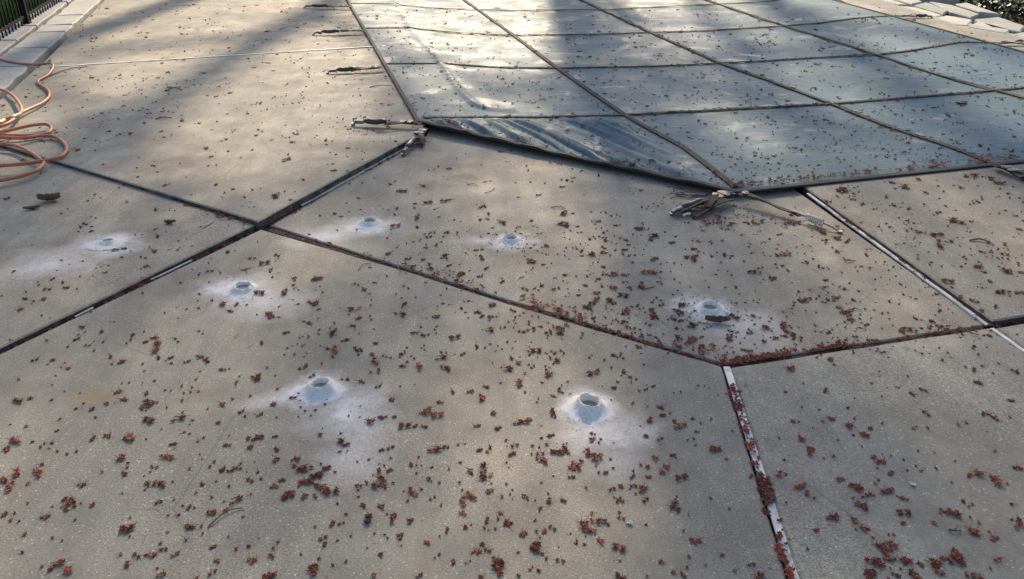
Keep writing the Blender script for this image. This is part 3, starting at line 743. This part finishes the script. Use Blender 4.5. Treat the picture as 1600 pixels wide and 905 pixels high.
for s, L_ in variants.items():
    for k, mb in enumerate(L_):
        me = bpy.data.meshes.new('maple_blossom'); me.from_pydata([tuple(v) for v in mb.v], [], mb.f); me.update()
        me.materials.append(M_BUD if k % 3 else M_BUDD); vmesh[(s, k)] = me
inst = []
for (px, py, s) in clumps:
    z = 0
    p = at(px, py, 0); z = zat(p.x, p.y); p = at(px, py, z); z = zat(p.x, p.y)
    depth = math.sqrt(p.x**2 + p.y**2 + H*H)
    # true size grows slightly when a far clump was judged by its pixel size
    sc = {1: .92, 2: .96, 3: .94}[s]*(depth/2.7)**.55
    inst.append((s*sc/depth + s*.2, p, z, s, sc, px, py))
inst.sort(key=lambda q: -q[0])
r2 = random.Random(11)
LMK = [('front left dust cone',500,601),('front right dust cone',921,629),('leaf-side dust cone',1110,478),('smallest middle dust cone',799,371),('dust cone by raised edge',577,343),('dust cone below slab corner',379,446),('faint left dust cone',167,374),('lower corner of the joints',1130,572),('right joint crossing',1545,510),('pool cover corner',1148,302),('raised slab corner',405,350),('curved twig',350,808),('rusty stain',148,620),('bottom end of sealant',1235,885),('bottom left photo corner',0,905),('bottom right photo corner',1600,905),('middle of the bottom edge',760,905),('small white chip',1426,758),('arched twig',1535,378),('midpoint of the long joint',800,475),('left photo edge',0,760),('right photo edge',1600,640),('exposed spring',1268,344),('leaf scrap',266,349)]
ORD = ['nearest','second','third','fourth','fifth','sixth','seventh','eighth','ninth','tenth','eleventh','twelfth','thirteenth','fourteenth','fifteenth']
DIRS = ['right of','below right of','below','below left of','left of','above left of','above','above right of']
count_ = {}
LBL = 'small red-brown maple blossom clump fallen flat on the pale concrete'
stuffmb = MB()
def add_stuff(p, s, sc, mb=None):
    mb = mb or stuffmb
    src = r2.choice(variants[s]); a = r2.uniform(0, 6.283); c, n = math.cos(a)*sc, math.sin(a)*sc
    o = len(mb.v)
    mb.v += [Vector((v.x*c - v.y*n + p.x, v.x*n + v.y*c + p.y, v.z*sc + p.z)) for v in src.v]
    mb.f += [tuple(i+o for i in f) for f in src.f]
near_ = []
for k, q in enumerate(inst[:295]):
    bl = min(LMK, key=lambda l: math.hypot(l[1]-q[5], l[2]-q[6])); d_ = math.hypot(bl[1]-q[5], bl[2]-q[6])
    near_.append((d_, k, bl[0], DIRS[int(round(math.atan2(q[6]-bl[2], q[5]-bl[1])/(math.pi/4))) % 8]))
LAB = {}
for d_, k, nm, dr in sorted(near_):
    c_ = count_.get((nm, dr), 0); count_[(nm, dr)] = c_+1
    LAB[k] = '%s red-brown blossom clump, %s one %s the %s' % ({1:'small',2:'medium',3:'large'}[inst[k][3]], ORD[min(c_, 14)], dr, nm)
for k, (_, p, z, s, sc, px_, py_) in enumerate(inst):
    if k < 295:
        o = bpy.data.objects.new('maple_blossom', vmesh[(s, r2.randrange(len(variants[s])))])
        o.location = (p.x, p.y, z+.0005); o.rotation_euler = (0, 0, r2.uniform(0, 6.283)); o.scale = (sc,)*3
        COL.objects.link(o); tag(o, LAB[k], 'fallen blossom', 'larger blossom clumps strewn on the concrete')
    else: add_stuff(Vector((p.x, p.y, z)), s, sc)
# the countless smaller ones: random field, denser in the middle
vis = 0
for k in range(10500):
    px = r2.uniform(-40, 1640); py = 910 - 900*r2.random()**1.0
    p = at(px, py, 0)
    pz = zat(p.x, p.y)
    if pz <= -.0199 and not on_cover(p.x, p.y): continue
    # per pixel area densities as in the photo
    cov = on_cover(p.x, p.y)
    if cov: dns = .80 if py > 50 else .45
    elif py < 230 and px < 650: dns = .42
    elif py < 560: dns = .10 + .22*math.exp(-((px-900)/330)**2 - ((py-440)/110)**2) + (.10 if px > 1200 else 0) + (.0 if px > 380 else -.05)
    else: dns = .055 if px < 1100 else .035
    dns *= .55 + 1.1*max(0, noise.noise(p*2.3)+.35)
    if py > 235 and py < 560 and px > 820: dns *= 1.5
    if r2.random() > dns*1.45: continue
    dep = math.sqrt(p.x**2+p.y**2+H*H)
    s = 1 if r2.random() < (.80 if not cov else .70) else 2
    sc = r2.uniform(.6, 1.0)*(1.0 if dep < 4 else (dep/4)**.75)
    add_stuff(Vector((p.x, p.y, pz)), s, sc)
    if r2.random() < .35:
        q = Vector((p.x+r2.gauss(0,.03), p.y+r2.gauss(0,.03), pz)); add_stuff(q, 1, sc*.9)
o = stuffmb.build('scattered_blossoms', M_BUD)
tag(o, 'countless tiny red-brown blossoms sprinkled over the slabs and cover', 'fallen blossoms', kind='stuff')

# drifts caught in the joints and along the straps
def drift(pix, n, spread, name, label, dz=0.0, s3=.1, side=0.0, follow=False, world=None, big=1.0):
    mb = MB(); P = world or [at(a, b, 0) for a, b in pix]
    Ls = [(P[i+1]-P[i]).length for i in range(len(P)-1)]; tot = sum(Ls)
    for k in range(n):
        t = r2.random()*tot; i = 0
        while i < len(Ls)-1 and t > Ls[i]: t -= Ls[i]; i += 1
        q = P[i].lerp(P[i+1], t/Ls[i]); d = (P[i+1]-P[i]).normalized(); nn = Vector((-d.y, d.x, 0))
        if noise.noise(q*3.1+Vector((side*7, 1, n))) < -.12 and r2.random() < .75: continue
        q = q + nn*(side + abs(r2.gauss(0, spread))*(1 if side >= 0 else -1) if side else r2.gauss(0, spread))
        z = (zat(q.x, q.y) if follow else 0)+dz
        s = 3 if r2.random() < s3*.4 else (2 if r2.random() < .35 else 1)
        add_stuff(Vector((q.x, q.y, z+(r2.random()*.004))), s, r2.uniform(.6, 1.0)*big, mb)
    o = mb.build(name, M_BUDD if r2.random() < .3 else M_BUD); tag(o, label, 'blossom drift', kind='stuff'); return o
drift([(425,360),(560,399),(640,424),(800,475),(1000,531),(1128,571)], 420, .012, 'blossom_drift', 'thin line of red blossoms caught in the long joint across the middle of the deck', -.016, side=.006)
drift([(560,397),(640,421),(740,455)], 90, .03, 'blossom_drift', 'spray of blossoms just beyond the long middle joint near the dust cones', -.010, side=.02)
drift([(800,471),(1000,527),(1115,563)], 110, .04, 'blossom_drift', 'looser blossoms piled against the right half of the middle joint', -.010, side=.02)
drift([(1134,569),(1330,538)], 260, .016, 'blossom_drift', 'thick drift of red blossoms along the joint right of the slab corner', -.012, side=.006)
drift([(1330,538),(1543,508),(1640,492)], 110, .010, 'blossom_drift', 'sparse blossoms in the joint running to the right edge', -.014, side=.003)
drift([(1143,600),(1175,700),(1190,745)], 210, .008, 'blossom_drift', 'upper blossom drift over the white sealant of the near joint', -.003, big=.85)
drift([(1190,745),(1205,800),(1220,850)], 150, .009, 'blossom_drift', 'dense blossom pile over the white sealant at the lower near joint', -.002, big=.92)
drift([(1228,852),(1250,910)], 60, .006, 'blossom_drift', 'blossoms beside the bare white sealant at the bottom of the picture', .0, side=-.012)
drift([(1250,293),(1330,352),(1440,432),(1546,507),(1610,556)], 330, .009, 'blossom_drift', 'broken line of blossoms along the white sealant of the right joint', -.010, side=.010)
drift([(415,350),(520,292),(655,216)], 260, .010, 'blossom_drift', 'blossoms gathered under the raised slab edge left of the cover', -.014)
drift([(300,320),(400,352)], 50, .02, 'blossom_drift', 'rusty bits along the foot of the left raised slab edge', .012, side=-.02)
drift([(405,357),(200,452),(0,550)], 150, .007, 'blossom_drift', 'blossoms lodged in the joint running to the left edge', -.012)
drift([(1040,300),(1110,318),(1100,345),(1180,335),(1300,365)], 210, .045, 'blossom_drift', 'blossoms around the strap bundle at the cover corner', -.010, .1)
for L_, lab, n in ((A1, 'blossoms lined up along the nearest cross strap of the cover', 330), (A2, 'blossoms lined up along the second cross strap of the cover', 170),
                (A3, 'blossoms lined up along the third cross strap of the cover', 120), (B1, 'blossoms resting along the strap that runs to the cover corner', 260),
                (B2, 'blossoms resting along the middle lengthwise strap of the cover', 420), (B3, 'blossoms resting along the far right lengthwise strap', 200)):
    drift(None, n, .022, 'blossom_drift', lab, .004, follow=True, world=L_, big=1.05)
drift(None, 260, .03, 'blossom_drift', 'blossoms heaped along the lower right hem of the cover', .004, side=.03, follow=True, world=A0, big=1.1)
drift(None, 120, .02, 'blossom_drift', 'blossoms in the folds along the diagonal hem', .006, side=.04, follow=True, world=[Vector(cl0), Vector(corner)])
drift(None, 110, .03, 'blossom_drift', 'blossoms along the left hem of the cover', .004, follow=True, world=[Vector(cl0), Vector(cl0)+Vector((leftdir.x, leftdir.y, 0))*5])

# ------------------------------------------------------------------ twigs and leaves
TW = [([(326,824),(340,813),(356,801),(378,795)], .0026, 'curved grey twig lying on the near left of the front slab'),
 ([(78,119),(110,109),(138,105)], .0045, 'brown stick beside the hose, pointing at the white joint line'),
 ([(235,97),(258,94),(280,93)], .0035, 'short stick lying across the thin white joint line'),
 ([(258,143),(273,139),(285,142)], .005, 'short dark stick on the raised slab left of the springs'),
 ([(243,187),(256,185),(269,185)], .004, 'short stick on the raised slab nearer than the dark one'),
 ([(1515,377),(1528,376),(1540,379),(1553,385)], .0042, 'arched brown twig on the right slab beyond the white joint'),
 ([(1318,403),(1322,409),(1336,408)], .003, 'bent thin twig near the exposed steel spring'),
 ([(1003,453),(1022,449)], .0022, 'hair-thin stalk among the blossoms in the middle of the centre slab'),
 ([(861,325),(873,324),(884,327)], .002, 'fine pale stem on the centre slab below the folded hem'),
 ([(730,289),(740,289),(747,292)], .002, 'fine grey stem above the small dust cone'),
 ([(757,302),(766,301),(773,294)], .002, 'upturned fine stem above the small dust cone, right of its neighbour'),
 ([(619,415),(623,421),(627,427)], .002, 'pale stem lying across the drift in the middle joint'),
 ([(317,358),(333,348)], .002, 'straight fine stem near the raised slab corner on the left'),
 ([(1511,517),(1516,522),(1528,524)], .0022, 'thin hooked stem just below the right joint crossing'),
 ([(1323,487),(1335,484),(1346,486)], .0022, 'thin stem sticking out of a blossom clump on the right of the centre slab'),
 ([(1482,829),(1490,832),(1501,831)], .003, 'short dark twig near the bottom right of the picture'),
 ([(578,137),(592,135),(612,134)], .003, 'pale stem lying near the cover edge between two spring anchors'),
 ([(560,423),(568,415),(580,413)], .0018, 'curled hair-thin stem just in front of the middle joint'),
]
for pts, r, lab in TW:
    P = []
    for (a, b) in pts:
        q = at(a, b, 0); z = zat(q.x, q.y); q = at(a, b, z); P.append(Vector((q.x, q.y, z+r)))
    c = Vector(P[0]); pp = [p-c+Vector((0,0,(.004 if 0 < i < len(P)-1 else 0))) for i, p in enumerate(P)]
    if len(pp) > 2: pp = catmull(pp, 5)
    mb = MB(); mb.tube(pp, [r*(1-.5*i/len(pp)) for i in range(len(pp))], 6)
    if r > .0028:
        m_ = pp[len(pp)//2]; dd = (pp[-1]-pp[0]).normalized(); sd2 = Vector((-dd.y, dd.x, .3))
        mb.tube([m_, m_+dd*.012+sd2*.014], [r*.6, r*.3], 5)
    o = mb.build('twig', M_TWIG); o.location = c; tag(o, lab, 'twig', 'twigs and stems lying on the slabs')
def leaf(px, py, L, wd, rot, lab, curl=.012, mat=M_LEAF):
    q = at(px, py, 0); z = zat(q.x, q.y); q = at(px, py, z)
    vs = []; fs = []; n = 9; m_ = 5
    for i in range(n):
        t = i/(n-1); w = wd*math.sin(math.pi*min(1, t*.95+.03))**.8*(1+.25*math.sin(i*2.7))
        for j in range(m_):
            s = (j/(m_-1)-.5)*2
            vs.append(((t-.5)*L, s*w, .002 + curl*(s*s*.8 + (t-.5)**2*1.6) + .003*noise.noise(Vector((t*6, s*3, px)))))
    for i in range(n-1):
        for j in range(m_-1): fs.append((i*m_+j, i*m_+j+1, (i+1)*m_+j+1, (i+1)*m_+j))
    o = mesh_obj('dead_leaf', vs, fs, mat, None, True)
    md = o.modifiers.new('solid', 'SOLIDIFY'); md.thickness = .0008
    o.location = (q.x, q.y, z); o.rotation_euler = (0, 0, R(rot)); tag(o, lab, 'dead leaf', 'dead leaves on the deck'); return o
leaf(78, 314, .10, .028, 15, 'curled brown dead leaf lying below the coiled hose', .03)
leaf(50, 327, .07, .014, 20, 'narrow brown leaf lying left below the curled leaf', .012)
leaf(1120, 504, .085, .016, -5, 'dark shrivelled leaf lying just in front of the crumb-ringed dust cone', .02)
leaf(1082, 510, .03, .008, -40, 'tiny dark leaf scrap left of the shrivelled leaf by the dust cone', .01)
leaf(266, 349, .05, .012, 5, 'brown leaf scrap between the faint dust cone and the raised slab', .012)
leaf(1502, 162, .09, .03, 10, 'pale scrap leaf lying on the far part of the cover', .01)
leaf(983, 818, .02, .006, -25, 'tiny whitish flake on the front slab near the bottom', .004, M_DUST)
# pale chip on the right slab
leaf(1426, 758, .014, .008, 30, 'small white chip on the near right slab', .003, M_DUST)
# wispy debris by the corner
mb = MB()
for k in range(80):
    q = at(r2.uniform(1040,1120), r2.uniform(292,312), -.012); d = Vector((r2.gauss(1,.25), r2.gauss(-.12,.25), 0)).normalized()
    L = r2.uniform(.03, .10); mb.tube([q+Vector((0,0,.003)), q+d*L*.5+Vector((0,0,r2.uniform(.003,.015))), q+d*L+Vector((0,0,.003))], .0011, 4)
o = mb.build('plant_debris', M_TWIG); tag(o, 'wispy heap of dry brown stalks beside the cover corner straps', 'plant debris', kind='stuff')

# ------------------------------------------------------------------ hose
def hose():
    loops = [
     [(-60,60),(-30,66),(-8,52),(8,44),(14,43)],
    ]
    path = [(-70,60,.01),(-20,84,.01),(0,93,.012),(28,99,.012),(58,101,.012),(78,99,.015),(83,105,.018),(75,117,.014),(60,126,.012),(62,132,.014),(74,140,.016),(77,150,.02),(66,161,.024),(42,172,.03),(24,181,.035),(2,190,.03),(-40,196,.02),(-75,180,.012),(-60,150,.012),(-20,140,.02),
            (4,141,.025),(18,148,.03),(29,160,.036),(34,172,.04),(26,183,.045),(5,196,.04),(-30,205,.03),(-40,212,.02),(0,207,.04),(22,202,.045),(48,196,.045),(70,194,.035),(80,199,.025),(76,207,.02),(58,211,.022),(28,212,.03),(0,210,.035),(-40,205,.03),(-70,215,.014),(-30,222,.02),
            (0,215,.03),(35,216,.032),(66,212,.024),(88,215,.016),(101,225,.014),(104,235,.014),(94,245,.016),(70,251,.02),(36,256,.024),(0,259,.022),(-50,262,.012),(-90,245,.012),(-60,222,.014),(-10,225,.018),
            (22,227,.018),(46,237,.018),(62,248,.018),(68,256,.014),(56,267,.012),(30,276,.011),(0,282,.011),(-50,290,.011),(-100,270,.011)]
    P = [at(a, b, ZL+z*.9) for a, b, z in path]
    base = at(-20, 215, ZL)
    P = [p-base for p in P]
    t = empty('garden_hose', base); tag(t, 'copper-orange rubber hose lying in loose coils at the left edge of the deck', 'hose')
    pts = catmull(P, 8); mb = MB(); mb.tube(pts, .0098, 10); mb.build('tube', M_HOSE, t, smooth=True)
    # brass coupling in the tangle
    a = at(-10, 196, ZL+.04)-base; b = at(32, 178, ZL+.055)-base
    mb = MB(); mb.tube([a, a.lerp(b,.4)], .014, 12); mb.tube([a.lerp(b,.4), a.lerp(b,.7), b], [.0115,.0125,.008], 12)
    mb.build('coupling', mat_simple('brass', (.50,.28,.15), (.62,.38,.22), 40, .3, .1, .001, metal=.9), t, smooth=True)
    return t
hose()

# ------------------------------------------------------------------ flagstones (left border)
def stone(pix, z, mat, name='flagstone'):
    P = [at(a, b, z) for a, b in pix]
    P2 = []
    for i in range(len(P)):
        a, b = P[i], P[(i+1) % len(P)]
        n = max(2, int((b-a).length/.09))
        for k in range(n):
            p = a.lerp(b, k/n); P2.append(p + Vector((noise.noise(p*4)*.02, noise.noise(p*4+Vector((9,0,0)))*.02, 0)))
    area = sum(P2[i].x*P2[(i+1) % len(P2)].y - P2[(i+1) % len(P2)].x*P2[i].y for i in range(len(P2)))
    if area < 0: P2.reverse()
    bm = bmesh.new(); top = [bm.verts.new(p) for p in P2]; f = bm.faces.new(top)
    bm.normal_update(); bmesh.ops.inset_region(bm, faces=[f], thickness=.012, use_even_offset=True, use_boundary=True)
    skirt(bm, .010, z - .09)
    bmesh.ops.triangulate(bm, faces=[q for q in bm.faces if len(q.verts) > 4])
    o = bm_obj(name, bm, mat); tag(o, kind='structure'); return o
# inner row borders (pixels): left line x=l(y), right line = slab border
def lrow(y):  # right border
    return 160-1.087*(y-0)
def lmid(y): return 113-1.33*(y-0)
def lout(y): return 82-1.90*(y-0)
ys = [-62,-40,-18,-3,24,39,50,75,104,150,205]
for a, b in zip(ys[:-1], ys[1:]):
    g_ = .7; sl = random.Random(a).uniform(-2, 2)
    stone([(lmid(a+g_)+3, a+g_+sl*.3), (lrow(a+g_)-2, a+g_-sl*.3-1), (lrow(b-g_)-4, b-g_-1), (lmid(b-g_)+4, b-g_+1.5)], .034, M_FLAG)
ys = [-70,-45,-20,3,40,63,95,140,200]
for a, b in zip(ys[:-1], ys[1:]):
    stone([(lout(a+.7)+2, a+.7), (lmid(a+.7)-3, a+.2), (lmid(b-.7)-4, b-.7), (lout(b-.7)+3, b-.5)], .028, M_FLAGD)
# right border flagstones
RS = [[(1290,-22),(1330,-24),(1372,-8),(1352,-6)], [(1352,-4),(1375,-6),(1418,7),(1404,7)],
      [(1345,-20),(1395,-16),(1442,2),(1424,6),(1380,-6)], [(1428,8),(1446,3),(1482,16),(1474,22)],
      [(1452,2),(1490,8),(1530,22),(1518,27),(1486,18)], [(1402,9),(1430,11),(1474,24),(1462,26)],
      [(1464,28),(1478,24),(1520,31),(1510,40),(1492,38)], [(1524,30),(1560,26),(1600,40),(1596,50),(1548,42)],
      [(1512,42),(1528,33),(1578,46),(1572,52)], [(1576,54),(1600,50),(1660,70),(1650,76)], [(1604,40),(1680,58),(1690,70),(1606,49)],
      [(1500,-2),(1460,-4),(1400,-18),(1440,-22)], [(1566,22),(1530,18),(1492,6),(1510,4)]]
for q in RS: stone(q, .016, M_FLAG)

# ------------------------------------------------------------------ fence (left)
fa = at(-420, 240, 0); fb = at(43, 41, 0)
fd = (at(98, 5, 0) - fb).normalized()
def fence():
    t = empty('iron_fence', fb); tag(t, 'black iron picket fence beyond the flagstones in the top left corner', 'fence')
    up = Vector((0,0,1)); side = Vector((-fd.y, fd.x, 0))
    for k in (-1, 0, 1, 2, 3):
        mb = MB(); c = fd*(k*2.3)
        mb.box(c+up*.63, fd, side, up, .028, .028, .75)
        mb.box(c+up*1.40, fd, side, up, .036, .036, .012)
        mb.box(c+up*.03, fd, side, up, .04, .04, .012)
        mb.build('post', M_IRON, t)
    for z in (.10, 1.20, 1.32):
        mb = MB(); mb.box(fd*2.3+up*z, fd, side, up, 4.6, .010, .012); mb.build('rail', M_IRON, t)
    x = -2.25
    while x < 6.8:
        if abs((x+2.3) % 2.3) > .05:
            mb = MB(); mb.box(fd*x+up*.66, fd, side, up, .0065, .0065, .66); mb.build('picket', M_IRON, t)
        x += .115
fence()
# grass beyond the fence, ivy bank top right
def tufts(name, region, n, hgt, mat, label, cat, wide=.004, leafy=False):
    mb = MB(); rr = random.Random(len(name))
    for k in range(n):
        a, b = region(rr); q = at(a, b, -.12)
        if leafy:
            for j in range(3):
                c = q + Vector((rr.gauss(0,.08), rr.gauss(0,.08), rr.random()**1.4*hgt)); s = rr.uniform(.02, .05)
                d = Vector((rr.uniform(-1,1), rr.uniform(-1,1), rr.uniform(-.3,.8))).normalized(); e = d.cross(Vector((rr.uniform(-1,1), rr.uniform(-1,1), 1))).normalized()
                mb.add([c-d*s, c+e*s*.6, c+d*s, c-e*s*.6], [(0,1,2,3)])
        else:
            for j in range(5):
                c = q+Vector((rr.gauss(0,.03), rr.gauss(0,.03), 0)); h = hgt*rr.uniform(.5,1.2); w = wide
                lean = Vector((rr.gauss(0,.4), rr.gauss(0,.4), 0))*h; e = Vector((rr.uniform(-1,1), rr.uniform(-1,1), 0)).normalized()*w
                mb.add([c-e, c+e, c+e*.7+lean*.4+Vector((0,0,h*.6)), c-e*.7+lean*.4+Vector((0,0,h*.6)), c+lean+Vector((0,0,h))], [(0,1,2,3),(3,2,4)])
    o = mb.build(name, mat); tag(o, label, cat, kind='stuff'); return o
def reg_l(r):
    y = r.uniform(-110, 70); x = lout(y)-r.random()**1.3*260-2; return x, y
tufts('grass', reg_l, 5200, .20, M_GRASS, 'green grass growing behind the iron fence', 'grass', .005)
def reg_r(r):
    x = r.uniform(1380, 1760); y = 26+(x-1570)*.155 - r.random()**1.2*60 - 9*max(0,(1500-x)/120); return x, y
tufts('ground_ivy', reg_r, 2600, .16, M_IVY, 'dark green ground cover behind the far flagstones', 'ground cover', leafy=True)
def reg_r2(r):
    x = r.uniform(1430, 1700); y = 22+(x-1540)*.155 + r.gauss(0, 3); return x, y
tufts('leaf_litter', reg_r2, 420, .03, M_LITTER, 'brown leaf litter along the edge of the dark ground cover', 'leaf litter', leafy=True)

# ------------------------------------------------------------------ trees beyond the frame that shade the deck
def tree(name, loc, hgt, r0, seed, label, fork=.5, dens=1.0, lean=(0, 0)):
    rr = random.Random(seed); t = empty(name, loc); tag(t, label, 'tree', 'bare trees behind the pool')
    tr = MB(); cr = MB(); tips = []
    pts = [Vector((lean[0]*q*hgt + .10*noise.noise(Vector((q*3, seed, 0)))*hgt*.3*q, lean[1]*q*hgt, -.15+q*hgt)) for q in [k/12 for k in range(13)]]
    rs = [r0*(1.25 if k == 0 else 1)*(1-.85*(k/12)**1.1) for k in range(13)]
    tr.tube(pts, rs, 12)
    def branch(p, d, L, r, lev):
        n = 6; q = [p]; dd = d.copy()
        for k in range(n):
            dd = (dd + Vector((rr.gauss(0,.13), rr.gauss(0,.13), rr.gauss(.05,.10)))).normalized(); q.append(q[-1]+dd*(L/n))
        cr.tube(q, [r*(1-.75*k/n) for k in range(n+1)], 5 if lev else 7, cap=False)
        if lev >= 3 or r < .006:
            tips.append(q[-1]); tips.append(q[3]); return
        for k in range(int(rr.randint(3, 5)*dens) if lev else 6):
            i = rr.randint(2, n); a = rr.uniform(0, 6.283)
            ax = dd.cross(Vector((math.cos(a), math.sin(a), .3))).normalized()
            nd = (dd*rr.uniform(.6, 1)+ax*rr.uniform(.5, .9)+Vector((0,0,.12))).normalized()
            branch(q[i], nd, L*rr.uniform(.45,.68), r*(1-.75*i/n)*rr.uniform(.55,.8), lev+1)
    nb = int(14*dens)
    for k in range(nb):
        q = fork + (1-fork)*(k+.5)/nb; i = min(11, int(q*12)); p = pts[i].lerp(pts[i+1], q*12-i)
        a = k*2.4+rr.uniform(-.4,.4); el = rr.uniform(.35, .9)
        d = Vector((math.cos(a), math.sin(a), el)).normalized()
        branch(p, d, hgt*.36*(1.15-q)*rr.uniform(.8,1.2), rs[i]*.5, 0)
    for p in tips:
        for j in range(3):
            c = p+Vector((rr.gauss(0,.12), rr.gauss(0,.12), rr.gauss(0,.12))); s = rr.uniform(.012,.03)
            d = Vector((rr.uniform(-1,1), rr.uniform(-1,1), rr.uniform(-1,1))).normalized()
            petal(cr, c, d, s, s*.6)
    tr.build('trunk', M_BARK, t, smooth=True); cr.build('crown', M_CROWN if False else M_BARK, t)
def shade_pos(px, py, dist):
    """stand a tree 'dist' metres up-sun of the ground point seen at (px,py)"""
    q = at(px, py, 0); hd = Vector((sun_dir.x, sun_dir.y, 0)).normalized(); p = q + hd*dist; return (p.x, p.y, -.13)
TREES = [((300,225), 26, 24, .42, 3, 'tall bare maple left of the pool end'), ((880,60), 22, 26, .48, 5, 'tall bare maple behind the middle of the pool'),
         ((1025,115), 29, 24, .36, 9, 'slim bare maple behind the pool'), ((140,60), 18, 22, .36, 12, 'bare maple near the fence'),
         ((1460,190), 27, 26, .40, 17, 'broad bare maple right of the pool'), ((1230,60), 24, 22, .24, 21, 'young bare maple beyond the right flagstones')]
TREES += []
for (pp, dist, h, r, sd_, lab) in TREES:
    tree('maple_tree', shade_pos(pp[0], pp[1], dist), h, r, sd_, lab, lean=(random.Random(sd_).uniform(-.06,.06), 0))

NTH = ['leftmost','second','third','fourth','fifth','sixth','seventh','eighth','ninth','tenth','eleventh','twelfth','rightmost']
def evergreen(loc, h, w, seed):  # unseen belt, added to keep bright low sky out of the cover's reflections
    rr = random.Random(seed); t = empty('added_conifer', loc); tag(t, NTH[seed-40] + ' evergreen, counted from the left, in the unseen belt added to darken reflections', 'tree', 'unseen evergreens added far behind the pool')
    tr = MB(); tr.tube([Vector((0,0,0)), Vector((0,0,h*.5)), Vector((0,0,h*.97))], [.22,.13,.02], 8); tr.build('trunk', M_BARK, t)
    cr = MB()
    for k in range(2600):
        q = rr.random()**.8; z = .06*h + q*h*.94; R_ = w*(1-q)**.75*(1+.25*noise.noise(Vector((q*9, seed, 0)))); a = rr.uniform(0, 6.283); r = R_*rr.random()**.45
        c = Vector((math.cos(a)*r, math.sin(a)*r, z)); d = Vector((math.cos(a), math.sin(a), rr.uniform(-.5,.2))).normalized(); e = d.cross(Vector((rr.uniform(-.5,.5), rr.uniform(-.5,.5), 1))).normalized(); sz = rr.uniform(.15,.40)
        cr.add([c-d*sz, c+e*sz*.45, c+d*sz, c-e*sz*.45], [(0,1,2,3)])
    cr.build('crown', M_IVY, t)
for k in range(13):
    evergreen((-26+k*5.2+random.uniform(-1,1), 44+random.uniform(-2,3)+abs(k-6)*.6, -.13), random.uniform(13,17), random.uniform(3.2,4.2), 40+k)
